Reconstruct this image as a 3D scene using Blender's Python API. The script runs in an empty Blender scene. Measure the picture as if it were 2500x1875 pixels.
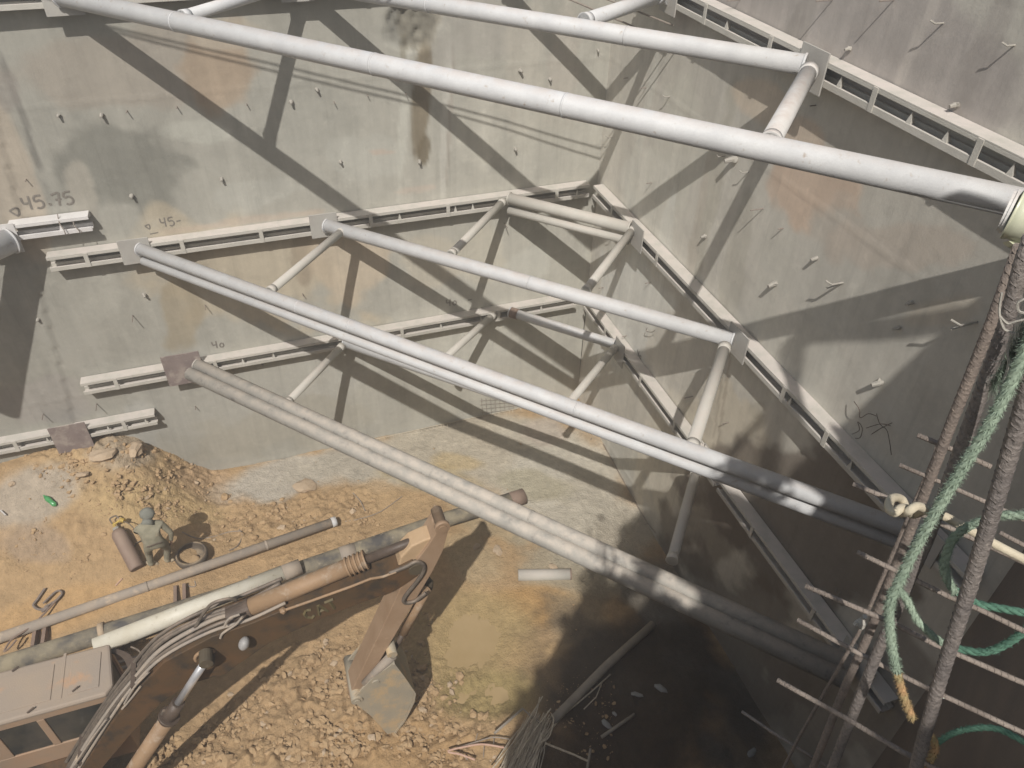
import bpy, bmesh, math, random
import numpy as np
from mathutils import Vector, Matrix, noise
random.seed(7)
S = bpy.context.scene
COL = S.collection

# ------------------------------------------------------------------ camera
F, PX, PY = 1879.06, 1250.0, 937.5           # focal length and centre for a 2500 px wide picture
RM = np.array([[0.946128, -0.323237, 0.018946],
               [-0.191757, -0.606507, -0.771608],
               [0.260903, 0.726407, -0.635817]])   # rows: right, down, forward
CP = np.array([-6.6064, -13.4668, 12.6])
cam = bpy.data.cameras.new('camera')
cam.sensor_width = 36.0; cam.lens = F / 2500 * 36
cam.clip_start = 0.05; cam.clip_end = 500
co = bpy.data.objects.new('camera', cam); COL.objects.link(co)
rt, up, bk = RM[0], -RM[1], -RM[2]
co.matrix_world = Matrix(((rt[0], up[0], bk[0], CP[0]), (rt[1], up[1], bk[1], CP[1]), (rt[2], up[2], bk[2], CP[2]), (0, 0, 0, 1)))
S.camera = co

# ------------------------------------------------------------------ light
SUN = Vector((0.48, 1.0, -1.38)).normalized()  # the way the light travels
w = bpy.data.worlds.new('World'); S.world = w; w.use_nodes = True
wn = w.node_tree.nodes; wn.clear()
sky = wn.new('ShaderNodeTexSky'); sky.sky_type = 'NISHITA'; sky.sun_disc = False
sky.sun_elevation = math.asin(-SUN.z); sky.sun_rotation = math.atan2(-SUN.x, -SUN.y) % (2 * math.pi)
sky.air_density = 1.6; sky.dust_density = 3.0
bg = wn.new('ShaderNodeBackground'); bg.inputs[1].default_value = 0.084
wo = wn.new('ShaderNodeOutputWorld')
w.node_tree.links.new(sky.outputs[0], bg.inputs[0]); w.node_tree.links.new(bg.outputs[0], wo.inputs[0])
sl = bpy.data.lights.new('sun', 'SUN'); sl.energy = 5.0; sl.angle = math.radians(0.55); sl.color = (1.0, 0.965, 0.915)
so = bpy.data.objects.new('sun', sl); COL.objects.link(so); so.location = (-20, -40, 60)
so.rotation_euler = SUN.to_track_quat('-Z', 'Y').to_euler()
S.view_settings.view_transform = 'Standard'; S.view_settings.look = 'None'
S.view_settings.exposure = 0.0; S.view_settings.gamma = 1.0

# ------------------------------------------------------------------ helpers
def ray(p): return RM.T @ np.array([(p[0] - PX) / F, (p[1] - PY) / F, 1.0])
def onp(p, n, d):
    v = ray(p); n = np.array(n, float); t = (d - n @ CP) / (n @ v); return Vector(CP + v * t)
def onA(p, y=0.0): return onp(p, (0, 1, 0), y)
def onB(p, x=0.0): return onp(p, (1, 0, 0), x)
def onZ(p, z=0.0): return onp(p, (0, 0, 1), z)
def pjv(X):
    V = (np.asarray(X, float) - CP) @ RM.T
    return PX + F * V[..., 0] / V[..., 2], PY + F * V[..., 1] / V[..., 2]
def srgb(r, g, b, k=1.0):
    f = lambda c: (c / 255 / 12.92 if c / 255 <= .04045 else ((c / 255 + .055) / 1.055) ** 2.4) * k
    return (f(r), f(g), f(b))

def link(o, parent=None):
    COL.objects.link(o)
    if parent is not None: o.parent = parent
    return o
def tag(o, label=None, cat=None, group=None, kind=None):
    if label: o['label'] = label
    if cat: o['category'] = cat
    if group: o['group'] = group
    if kind: o['kind'] = kind
    return o
def thing(name, label, cat, loc=(0, 0, 0), group=None):
    o = bpy.data.objects.new(name, None); o.location = loc; o.empty_display_size = .2
    link(o); return tag(o, label, cat, group)

def basis(d):
    d = Vector(d).normalized()
    a = Vector((0, 0, 1)) if abs(d.z) < .9 else Vector((1, 0, 0))
    u = d.cross(a).normalized(); return u, d.cross(u).normalized()

class MB:
    def __init__(s): s.v = []; s.f = []
    def add(s, vs, fs):
        n = len(s.v); s.v += [tuple(v) for v in vs]; s.f += [tuple(i + n for i in f) for f in fs]; return s
    def tube(s, pts, r, seg=16, cap=True):
        pts = [Vector(p) for p in pts]; n = len(pts)
        rr = r if isinstance(r, (list, tuple)) else [r] * n
        vs = []; u = None
        for i in range(n):
            t = (pts[min(i + 1, n - 1)] - pts[max(i - 1, 0)])
            t = t.normalized() if t.length > 1e-9 else Vector((0, 0, 1))
            if u is None: u = basis(t)[0]
            else:
                u = (u - t * u.dot(t)); u = u.normalized() if u.length > 1e-6 else basis(t)[0]
            w_ = t.cross(u)
            for k in range(seg):
                a = 2 * math.pi * k / seg
                vs.append(pts[i] + (u * math.cos(a) + w_ * math.sin(a)) * rr[i])
        fs = [(i * seg + k, i * seg + (k + 1) % seg, (i + 1) * seg + (k + 1) % seg, (i + 1) * seg + k) for i in range(n - 1) for k in range(seg)]
        if cap: fs += [tuple(range(seg))[::-1], tuple(range((n - 1) * seg, n * seg))]
        return s.add(vs, fs)
    def hollow(s, a, b, ro, ri, seg=20):
        a = Vector(a); b = Vector(b); u, w_ = basis(b - a); vs = []
        for (c, r) in ((a, ro), (b, ro), (b, ri), (a, ri)):
            for k in range(seg):
                t = 2 * math.pi * k / seg; vs.append(c + (u * math.cos(t) + w_ * math.sin(t)) * r)
        fs = [(q * seg + k, q * seg + (k + 1) % seg, ((q + 1) % 4) * seg + (k + 1) % seg, ((q + 1) % 4) * seg + k) for q in range(4) for k in range(seg)]
        return s.add(vs, fs)
    def box(s, lo, hi):
        x0, y0, z0 = lo; x1, y1, z1 = hi
        vs = [(x0, y0, z0), (x1, y0, z0), (x1, y1, z0), (x0, y1, z0), (x0, y0, z1), (x1, y0, z1), (x1, y1, z1), (x0, y1, z1)]
        return s.add(vs, [(0, 3, 2, 1), (4, 5, 6, 7), (0, 1, 5, 4), (1, 2, 6, 5), (2, 3, 7, 6), (3, 0, 4, 7)])
    def prism(s, poly, ext):
        poly = [Vector(p) for p in poly]; e = Vector(ext); n = len(poly)
        vs = poly + [p + e for p in poly]
        return s.add(vs, [tuple(range(n))[::-1], tuple(range(n, 2 * n))] + [(i, (i + 1) % n, n + (i + 1) % n, n + i) for i in range(n)])
    def rock(s, c, r, sq=(1, 1, .7), sub=1, amp=.35):
        bm = bmesh.new(); bmesh.ops.create_icosphere(bm, subdivisions=sub, radius=1)
        o = Vector([random.uniform(-50, 50) for _ in range(3)])
        rot = Matrix.Rotation(random.uniform(0, 6.3), 3, 'Z') @ Matrix.Rotation(random.uniform(-.5, .5), 3, 'X')
        vs = []
        for v in bm.verts:
            k = 1 + amp * noise.noise(v.co * 1.3 + o) * 1.6
            p = rot @ Vector((v.co.x * sq[0] * k, v.co.y * sq[1] * k, v.co.z * sq[2] * k)) * r
            vs.append(p + Vector(c))
        fs = [tuple(v.index for v in f.verts) for f in bm.faces]; bm.free()
        return s.add(vs, fs)
    def build(s, name, mat, parent=None, smooth=False, origin=None, bevel=0):
        o0 = Vector(origin) if origin is not None else (parent_world(parent) if parent is not None else Vector((0, 0, 0)))
        me = bpy.data.meshes.new(name)
        me.from_pydata([(v[0] - o0.x, v[1] - o0.y, v[2] - o0.z) for v in s.v], [], s.f)
        bm = bmesh.new(); bm.from_mesh(me); bmesh.ops.recalc_face_normals(bm, faces=bm.faces); bm.to_mesh(me); bm.free()
        me.materials.append(mat)
        if smooth:
            me.polygons.foreach_set('use_smooth', [len(p.vertices) <= 4 for p in me.polygons])
        o = bpy.data.objects.new(name, me)
        if parent is None: o.location = o0
        link(o, parent)
        if bevel:
            b = o.modifiers.new('bevel', 'BEVEL'); b.width = bevel; b.segments = 2; b.limit_method = 'ANGLE'; b.angle_limit = math.radians(40)
        return o
def parent_world(p):
    v = Vector((0, 0, 0))
    while p is not None: v = v + Vector(p.location); p = p.parent
    return v
def bez(pts, n=8):                                   # smooth polyline through points
    P = [Vector(p) for p in pts]; out = []
    for i in range(len(P) - 1):
        a = P[max(i - 1, 0)]; b = P[i]; c = P[i + 1]; d = P[min(i + 2, len(P) - 1)]
        for k in range(n):
            t = k / n
            out.append(.5 * ((2 * b) + (c - a) * t + (2 * a - 5 * b + 4 * c - d) * t * t + (3 * b - a - 3 * c + d) * t ** 3))
    out.append(P[-1]); return out

# ------------------------------------------------------------------ materials
def mat(name, c1, c2=None, scale=3.0, rough=.8, bump=.3, bscale=40, c3=None, c3s=8, c3t=.6, metal=0.0, dust=None, dustlo=.2, detail=8, spec=.35, grain=.0, stretch=None):
    m = bpy.data.materials.new(name); m.use_nodes = True; nt = m.node_tree; N = nt.nodes; L = nt.links
    b = N['Principled BSDF']; b.inputs['Roughness'].default_value = rough; b.inputs['Metallic'].default_value = metal
    b.inputs['Specular IOR Level'].default_value = spec
    tc = N.new('ShaderNodeTexCoord'); vec = tc.outputs['Object']
    if stretch:
        mp = N.new('ShaderNodeMapping'); mp.inputs['Scale'].default_value = stretch; L.new(vec, mp.inputs[0]); vec = mp.outputs[0]
    def nz(sc, det=detail, rg=.6):
        n = N.new('ShaderNodeTexNoise'); n.inputs['Scale'].default_value = sc; n.inputs['Detail'].default_value = det; n.inputs['Roughness'].default_value = rg
        L.new(vec, n.inputs['Vector']); return n.outputs['Fac']
    def ramp(f, a, b_):
        r = N.new('ShaderNodeMapRange'); r.inputs['From Min'].default_value = a; r.inputs['From Max'].default_value = b_; L.new(f, r.inputs[0]); return r.outputs[0]
    def mix(f, a, b_):
        x = N.new('ShaderNodeMix'); x.data_type = 'RGBA'
        if f is not None: L.new(f, x.inputs[0])
        for i, q in ((6, a), (7, b_)):
            if isinstance(q, tuple): x.inputs[i].default_value = (*q[:3], 1)
            else: L.new(q, x.inputs[i])
        return x.outputs[2]
    col = mix(ramp(nz(scale), .35, .65), c1, c2 or c1)
    if c3: col = mix(ramp(nz(c3s, 10, .65), c3t, c3t + .12), col, c3)
    if dust:
        g = N.new('ShaderNodeNewGeometry'); sx = N.new('ShaderNodeSeparateXYZ'); L.new(g.outputs['Normal'], sx.inputs[0])
        a = N.new('ShaderNodeMath'); a.operation = 'MULTIPLY'; L.new(ramp(sx.outputs[2], dustlo, dustlo + .45), a.inputs[0]); L.new(ramp(nz(5), .32, .6), a.inputs[1])
        col = mix(a.outputs[0], col, dust)
    if grain:
        gn = nz(160, 2); r = N.new('ShaderNodeMapRange'); r.inputs['From Min'].default_value = .25; r.inputs['From Max'].default_value = .75
        r.inputs['To Min'].default_value = 1 - grain; r.inputs['To Max'].default_value = 1 + grain; L.new(gn, r.inputs[0])
        v = N.new('ShaderNodeVectorMath'); v.operation = 'SCALE'; L.new(col, v.inputs[0]); L.new(r.outputs[0], v.inputs['Scale']); col = v.outputs[0]
    L.new(col, b.inputs['Base Color'])
    if bump:
        bp = N.new('ShaderNodeBump'); bp.inputs['Strength'].default_value = bump; bp.inputs['Distance'].default_value = .01
        L.new(nz(bscale, 6), bp.inputs['Height']); L.new(bp.outputs[0], b.inputs['Normal'])
    return m
def attr_mat(name, rough=.9, bump=.35, bs=30, fine=.10, mid=.10, bd=.02, spec=.2, streak=None):
    m = bpy.data.materials.new(name); m.use_nodes = True; nt = m.node_tree; N = nt.nodes; L = nt.links
    b = N['Principled BSDF']; b.inputs['Roughness'].default_value = rough; b.inputs['Specular IOR Level'].default_value = spec
    at = N.new('ShaderNodeAttribute'); at.attribute_name = 'Col'; tc = N.new('ShaderNodeTexCoord')
    def nz(sc, det, vec=None):
        n = N.new('ShaderNodeTexNoise'); n.inputs['Scale'].default_value = sc; n.inputs['Detail'].default_value = det; n.inputs['Roughness'].default_value = .65
        L.new(vec or tc.outputs['Object'], n.inputs['Vector']); return n.outputs['Fac']
    def mr(f, lo, hi, a, c):
        r = N.new('ShaderNodeMapRange'); L.new(f, r.inputs[0])
        for i, q in enumerate((lo, hi, a, c)): r.inputs[i + 1].default_value = q
        return r.outputs[0]
    def mul(a, c):
        x = N.new('ShaderNodeMath'); x.operation = 'MULTIPLY'; L.new(a, x.inputs[0]); L.new(c, x.inputs[1]); return x.outputs[0]
    k = mul(mr(nz(90, 4), .3, .7, 1 - fine, 1 + fine), mr(nz(7, 8), .3, .7, 1 - mid, 1 + mid))
    if streak:
        mp = N.new('ShaderNodeMapping'); mp.inputs['Scale'].default_value = streak; L.new(tc.outputs['Object'], mp.inputs[0])
        k = mul(k, mr(nz(1.0, 6, mp.outputs[0]), .35, .68, .92, 1.06))
        mp2 = N.new('ShaderNodeMapping'); mp2.inputs['Scale'].default_value = (13, 13, .55); L.new(tc.outputs['Object'], mp2.inputs[0])
        k = mul(k, mr(nz(1.0, 8, mp2.outputs[0]), .56, .66, 1.0, .93)); k = mul(k, mr(nz(1.3, 12), .52, .56, 1.0, .94)); k = mul(k, mr(nz(3.1, 12), .60, .63, 1.0, 1.07)); k = mul(k, mr(nz(38, 6), .64, .70, 1.0, .86))
    v = N.new('ShaderNodeVectorMath'); v.operation = 'SCALE'; L.new(at.outputs['Color'], v.inputs[0]); L.new(k, v.inputs['Scale'])
    L.new(v.outputs[0], b.inputs['Base Color'])
    bp = N.new('ShaderNodeBump'); bp.inputs['Strength'].default_value = bump; bp.inputs['Distance'].default_value = bd
    L.new(nz(bs, 8), bp.inputs['Height']); L.new(bp.outputs[0], b.inputs['Normal'])
    return m

M = {}
M['wall'] = attr_mat('cast_concrete', bump=.25, bs=25, fine=.05, mid=.06, bd=.012, streak=(3.5, 3.5, .25))
M['dirt'] = attr_mat('excavated_dirt', bump=.8, bs=22, fine=.16, mid=.14, bd=.05)
M['white'] = mat('white_pipe_paint', (.57, .57, .565), (.49, .49, .49), 3, .6, .25, 50, c3=(.38, .33, .28), c3s=13, c3t=.61, dust=(.50, .46, .43), dustlo=.55, grain=.09)
M['dusty'] = mat('dusty_painted_pipe', (.60, .585, .56), (.52, .50, .47), 3, .65, .3, 70, c3=(.36, .33, .30), c3s=18, c3t=.67, dust=(.47, .415, .375), dustlo=.45, grain=.08)
M['cream'] = mat('dusty_cream_pipe', (.50, .48, .43), (.44, .42, .37), 3, .7, .3, 60, dust=(.47, .43, .38), dustlo=.3, grain=.05)
M['grimy'] = mat('grimy_pipe', (.39, .37, .33), (.31, .295, .265), 2.2, .8, .6, 50, c3=(.22, .205, .19), c3s=7, c3t=.56, dust=(.51, .455, .39), dustlo=.35, grain=.12)
M['mottled'] = mat('mottled_muddy_pipe', (.085, .08, .076), (.30, .255, .175), 2.6, .9, .9, 40, c3=(.36, .31, .23), c3s=7, c3t=.60, grain=.25)
M['mudpipe'] = mat('mud_coloured_pipe', (.27, .235, .20), (.34, .28, .22), 3, .8, .4, 50, c3=(.44, .35, .26), c3s=5, c3t=.56, grain=.08)
M['ivory'] = mat('ivory_pipe', (.64, .61, .52), (.56, .52, .42), 3, .5, .2, 60, c3=(.33, .28, .21), c3s=12, c3t=.60, grain=.06)
M['waler'] = mat('dusty_steel_beam', (.50, .475, .425), (.43, .41, .36), 3, .75, .4, 60, c3=(.38, .30, .22), c3s=6, c3t=.64, dust=(.55, .50, .455), dustlo=.5, grain=.07)
M['walerw'] = mat('white_steel_beam', (.66, .64, .62), (.56, .54, .52), 3, .6, .3, 60, c3=(.40, .36, .32), c3s=6, c3t=.66, grain=.06)
M['plate'] = mat('dusty_steel_plate', (.40, .385, .35), (.35, .33, .30), 3, .8, .3, 60, grain=.06)
M['rustplate'] = mat('rusty_steel_plate', (.26, .21, .19), (.19, .15, .14), 4, .8, .4, 60, c3=(.33, .28, .245), c3s=5, c3t=.5, grain=.08)
M['rust'] = mat('rusty_bar', (.17, .14, .12), (.23, .185, .155), 25, .85, .6, 120, c3=(.40, .33, .26), c3s=45, c3t=.62, grain=.2)
M['thinrust'] = mat('rusty_thin_bar', (.27, .225, .19), (.19, .155, .13), 20, .85, .5, 150, grain=.15)
M['darkrebar'] = mat('dark_rebar', (.145, .125, .115), (.21, .18, .16), 14, .6, .8, 90, c3=(.42, .36, .30), c3s=40, c3t=.66, spec=.6, grain=.25)
M['stub'] = mat('pale_mortar', (.38, .355, .31), (.30, .28, .245), 30, .9, .6, 60)
M['wire'] = mat('dull_wire', (.23, .19, .16), (.30, .26, .22), 20, .7, .2, 60)
M['mark'] = mat('faded_paint_marks', (.17, .15, .13), (.22, .20, .17), 30, .9, .1, 60)
M['rough'] = mat('broken_concrete', (.36, .335, .285), (.27, .25, .205), 9, .95, 1.0, 30, c3=(.44, .41, .36), c3s=14, c3t=.55, grain=.15)
M['rock'] = mat('dirt_clods', (.36, .245, .135), (.42, .295, .17), 5, .95, .9, 30, grain=.12)
M['rockg'] = mat('pale_stone', (.44, .345, .245), (.40, .30, .20), 5, .95, .8, 30, grain=.12)
M['mudwater'] = mat('muddy_water', (.39, .285, .155), (.34, .245, .125), 1.4, .22, .08, 7, spec=.4)
M['exbrown'] = mat('soiled_machine_paint', (.115, .062, .028), (.075, .05, .027), 2.2, .6, .25, 30, c3=(.045, .034, .024), c3s=3.0, c3t=.50, grain=.1)
M['extop'] = mat('oily_dusty_steel', (.10, .08, .05), (.08, .062, .042), 4, .7, .3, 40, c3=(.22, .17, .12), c3s=10, c3t=.62, grain=.1)
M['exarm'] = mat('dusty_orange_brown_steel', (.34, .235, .155), (.28, .185, .115), 2.5, .6, .15, 40, c3=(.46, .33, .22), c3s=4, c3t=.6, grain=.05)
M['exlight'] = mat('sunbleached_tan_steel', (.48, .34, .21), (.42, .29, .17), 3, .6, .15, 40, grain=.05)
M['excyl'] = mat('orange_cylinder_paint', (.33, .215, .125), (.26, .17, .10), 3, .6, .3, 40, c3=(.36, .27, .19), c3s=6, c3t=.53, grain=.06)
M['exdark'] = mat('black_oily_steel', (.075, .055, .042), (.11, .08, .06), 5, .5, .3, 40, c3=(.22, .17, .13), c3s=14, c3t=.64)
M['hose'] = mat('rubber_hose', (.085, .068, .055), (.14, .115, .09), 12, .55, .2, 60, dust=(.27, .21, .16), dustlo=.5)
M['chrome'] = mat('chromed_rod', (.62, .62, .64), (.55, .54, .54), 6, .28, .05, 60, metal=.5)
M['roof'] = mat('dusty_cab_roof', (.30, .25, .205), (.34, .27, .205), 1.8, .8, .35, 60, c3=(.42, .27, .17), c3s=2.5, c3t=.60, grain=.08)
M['cabside'] = mat('cab_side_paint', (.30, .22, .155), (.34, .22, .14), 2.5, .6, .2, 40, grain=.06)
M['glass'] = mat('dirty_dark_glass', (.035, .034, .03), (.07, .06, .045), 4, .2, .0, 40, spec=.5)
M['bucket'] = mat('worn_bucket_steel', (.36, .31, .23), (.30, .27, .215), 4, .7, .5, 40, c3=(.44, .33, .20), c3s=3.5, c3t=.50, grain=.1, spec=.3)
M['letter'] = mat('faded_lettering', (.135, .105, .045), (.10, .08, .04), 10, .7, .1, 60)
M['lamp'] = mat('grey_lamp_dome', (.29, .28, .27), (.33, .32, .31), 20, .5, .1, 60)
M['cloth'] = mat('grey_green_workwear', (.21, .195, .14), (.29, .265, .195), 9, .95, .9, 22, c3=(.34, .28, .19), c3s=7, c3t=.58, grain=.08)
M['hood'] = mat('dark_grey_cloth', (.175, .175, .15), (.21, .21, .18), 8, .95, .5, 60)
M['skin'] = mat('skin', (.30, .18, .12), (.34, .21, .14), 8, .6, .05, 60)
M['boot'] = mat('dusty_boots', (.44, .36, .25), (.38, .31, .22), 8, .9, .3, 60)
M['tyre'] = mat('black_rubber', (.075, .06, .05), (.12, .095, .07), 6, .8, .3, 40, dust=(.33, .25, .16), dustlo=.55)
M['gascyl'] = mat('brown_gas_cylinder', (.205, .145, .115), (.25, .18, .14), 4, .7, .3, 40, dust=(.30, .22, .165), dustlo=.6, grain=.08)
M['brass'] = mat('brass_valve', (.60, .43, .10), (.42, .30, .10), 30, .4, .2, 60, metal=.3)
M['rusty2'] = mat('red_brown_steel', (.25, .18, .14), (.21, .15, .115), 5, .8, .3, 40, grain=.1)
M['bottle'] = mat('green_plastic', (.04, .22, .07), (.10, .34, .13), 10, .25, .0, 40, spec=.5)
M['green'] = mat('green_fibre_rope', (.27, .33, .25), (.20, .255, .19), 30, .95, .3, 90, grain=.2)
M['greendk'] = mat('dark_green_rope', (.10, .20, .14), (.07, .15, .105), 30, .95, .3, 90, grain=.2)
M['orope'] = mat('orange_rope_end', (.36, .22, .11), (.27, .22, .11), 30, .95, .3, 90, grain=.2)
M['crope'] = mat('cream_rope', (.50, .44, .33), (.43, .37, .27), 20, .8, .3, 90)
M['straw'] = mat('dry_reeds', (.56, .50, .40), (.42, .36, .27), 20, .8, .2, 60)
M['pole'] = mat('dusty_wood_pole', (.32, .28, .23), (.26, .23, .19), 6, .9, .4, 40)
M['pink'] = mat('pinkish_rebar', (.46, .29, .22), (.52, .36, .28), 20, .8, .3, 90)
M['foil'] = mat('broken_tile', (.30, .30, .295), (.25, .25, .245), 8, .6, .2, 40)
M['leaf'] = mat('leaves', (.05, .10, .025), (.09, .13, .04), 6, .6, .1, 40)
M['bark'] = mat('bark', (.12, .09, .065), (.16, .125, .09), 10, .95, .9, 25)
M['upground'] = mat('upper_soil', (.36, .26, .16), (.30, .23, .15), .7, .95, .8, 6, c3=(.14, .17, .07), c3s=.5, c3t=.55)
M['jade'] = mat('pale_green_enamel', (.52, .53, .37), (.50, .50, .38), 5, .3, .1, 40, spec=.6)
M['darkcon'] = mat('shade_dark_concrete', (.17, .14, .115), (.13, .11, .095), 1.5, .9, .5, 25, grain=.08)  # plain concrete darkened to stand for the slanting wall's shade and dirt
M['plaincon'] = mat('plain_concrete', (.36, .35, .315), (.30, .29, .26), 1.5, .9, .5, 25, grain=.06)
# ------------------------------------------------------------------ vertex coloured sheets
def fbm(x, y, z, sc, oct_=4):
    return np.array([noise.fractal(Vector((a * sc, b * sc, c * sc)), 1.0, 2.1, oct_) for a, b, c in zip(x, y, z)])
def blobs(px, py, n1, base, BL, sharp=.5):
    c = np.tile(np.array(base, float), (len(px), 1))
    for (cx, cy, rx, ry, rot, colr, st, ed) in BL:
        a = math.radians(rot); dx = px - cx; dy = py - cy
        u = (dx * math.cos(a) + dy * math.sin(a)) / rx; v = (-dx * math.sin(a) + dy * math.cos(a)) / ry
        d = np.sqrt(u * u + v * v) + n1 * ed
        wgt = np.clip((1.08 - d) / sharp, 0, 1); wgt = wgt * wgt * (3 - 2 * wgt) * st
        c = c * (1 - wgt[:, None]) + np.array(colr)[None, :] * wgt[:, None]
    return c
def setcol(me, c):
    at = me.color_attributes.new('Col', 'FLOAT_COLOR', 'POINT')
    at.data.foreach_set('color', np.concatenate([c, np.ones((len(c), 1))], 1).astype(np.float32).ravel())
def in_front(X):
    return (X - CP) @ RM[2] > .5
def gridfaces(nu, nv):
    i = np.arange(nu - 1)[:, None] * nv + np.arange(nv - 1)[None, :]
    return np.stack([i, i + 1, i + nv + 1, i + nv], -1).reshape(-1, 4)
KW = 1.0
def soft(r, g, b, k): m_ = .3 * r + .59 * g + .11 * b; return r + (m_ - r) * k, g + (m_ - g) * k, b + (m_ + 1 - b) * k
def wc(r, g, b): return srgb(*soft(r, g, b, .30), KW)
WA = [ # px centre, radii, rotation, colour, strength, edge noise   (stains and pours on the left wall, upper left darkened for the vignette)
 (330, 170, 330, 110, -4, wc(168, 156, 138), .8, .35), (540, 170, 100, 110, -10, wc(176, 148, 116), .75, .5), (560, 90, 90, 40, 0, wc(184, 172, 150), .6, .5),
 (270, 400, 210, 140, 5, wc(136, 134, 121), .85, .5), (480, 325, 110, 32, 3, wc(182, 180, 164), .85, .6), (200, 470, 50, 100, -15, wc(176, 168, 150), .8, .7),
 (20, 420, 70, 240, -18, wc(190, 174, 150), .9, .2), (60, 300, 14, 190, -19, wc(120, 116, 106), .7, .5), (20, 230, 40, 60, 0, wc(150, 140, 128), .6, .6),
 (760, 300, 120, 120, 0, wc(160, 157, 143), .6, .6), (1090, 300, 14, 260, 3, wc(190, 186, 172), .6, .3), (985, 300, 14, 200, 3, wc(190, 188, 172), .6, .4),
 (1100, 265, 5, 230, 3, wc(150, 138, 122), .6, .3), (1180, 300, 60, 160, 4, wc(180, 175, 158), .6, .6), (1160, 90, 120, 80, 0, wc(160, 154, 142), .6, .6),
 (1280, 200, 60, 160, 4, wc(184, 176, 158), .5, .6), (1380, 150, 50, 170, 4, wc(176, 166, 150), .6, .5), (900, 400, 150, 60, 0, wc(176, 174, 160), .6, .7),
 (940, 372, 30, 6, 0, wc(186, 160, 138), .6, .6), (1320, 330, 80, 60, 0, wc(170, 166, 150), .6, .6),
 (1028, 250, 26, 165, 4, wc(122, 106, 78), .85, .25), (1036, 365, 18, 45, 4, wc(112, 98, 72), .9, .25), (985, 125, 10, 50, 2, wc(140, 132, 110), .7, .3), (1020, 60, 62, 60, 0, wc(150, 140, 116), .6, .5),
 (560, 660, 330, 130, 12, wc(186, 170, 140), .8, .5), (440, 740, 60, 100, 5, wc(165, 148, 116), .75, .5), (250, 720, 50, 110, -8, wc(180, 176, 160), .7, .5), (740, 640, 30, 70, -8, wc(160, 142, 116), .8, .5),
 (850, 660, 100, 90, 10, wc(192, 172, 142), .8, .5), (1040, 640, 70, 80, 5, wc(180, 170, 148), .7, .5), (1180, 620, 60, 80, 0, wc(184, 176, 154), .6, .5), (1300, 640, 60, 60, 0, wc(180, 178, 164), .6, .5),
 (600, 960, 330, 110, -10, wc(176, 173, 160), .75, .5), (700, 1040, 260, 60, -11, wc(168, 162, 144), .8, .5), (1100, 850, 170, 90, -10, wc(180, 177, 162), .7, .5),
 (1190, 950, 140, 50, -12, wc(170, 165, 148), .7, .4), (130, 980, 120, 60, -8, wc(166, 158, 148), .7, .5), (330, 1070, 60, 90, 0, wc(176, 174, 164), .6, .5), (200, 860, 60, 50, 0, wc(170, 166, 152), .5, .6),
 (640, 470, 160, 40, -8, wc(178, 176, 162), .6, .6), (560, 545, 200, 12, -8, wc(190, 166, 142), .5, .6), (1020, 462, 60, 12, -8, wc(188, 166, 146), .5, .6),
]
WB = [
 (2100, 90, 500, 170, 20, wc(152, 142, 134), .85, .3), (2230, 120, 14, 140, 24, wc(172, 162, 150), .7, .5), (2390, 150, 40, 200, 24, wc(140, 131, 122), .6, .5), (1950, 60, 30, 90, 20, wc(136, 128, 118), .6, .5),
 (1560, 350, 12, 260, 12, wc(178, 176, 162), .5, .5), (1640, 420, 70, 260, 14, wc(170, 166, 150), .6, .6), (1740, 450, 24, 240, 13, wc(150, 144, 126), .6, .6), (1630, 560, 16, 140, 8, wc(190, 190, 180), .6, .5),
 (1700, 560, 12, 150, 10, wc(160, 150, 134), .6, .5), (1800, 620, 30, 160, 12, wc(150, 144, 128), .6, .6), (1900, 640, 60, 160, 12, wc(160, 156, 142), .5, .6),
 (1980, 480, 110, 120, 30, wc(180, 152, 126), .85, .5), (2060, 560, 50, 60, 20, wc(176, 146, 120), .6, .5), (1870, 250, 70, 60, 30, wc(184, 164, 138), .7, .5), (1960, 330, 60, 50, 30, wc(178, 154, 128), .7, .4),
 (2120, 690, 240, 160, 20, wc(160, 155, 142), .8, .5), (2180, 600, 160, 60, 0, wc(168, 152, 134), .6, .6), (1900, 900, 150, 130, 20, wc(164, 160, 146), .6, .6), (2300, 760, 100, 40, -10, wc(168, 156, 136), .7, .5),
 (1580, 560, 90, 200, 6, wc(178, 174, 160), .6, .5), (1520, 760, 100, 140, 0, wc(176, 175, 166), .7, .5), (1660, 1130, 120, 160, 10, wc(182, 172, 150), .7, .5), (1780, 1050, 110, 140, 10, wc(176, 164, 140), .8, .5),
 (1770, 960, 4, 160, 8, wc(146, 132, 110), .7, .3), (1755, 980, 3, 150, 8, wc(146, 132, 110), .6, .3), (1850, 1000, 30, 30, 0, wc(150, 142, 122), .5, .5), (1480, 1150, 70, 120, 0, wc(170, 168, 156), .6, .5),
 (1720, 1300, 120, 110, 0, wc(112, 98, 80), .7, .5), (1950, 1280, 300, 170, 30, wc(100, 86, 72), .8, .5), (1500, 310, 30, 120, 5, wc(172, 166, 150), .5, .5), (1760, 1560, 260, 170, 30, wc(104, 92, 78), .75, .5), (2050, 1700, 250, 200, 0, wc(120, 108, 94), .7, .5),  # lower browns: staining, deepened to paint in the shade there
]
OFFS = {}
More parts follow.
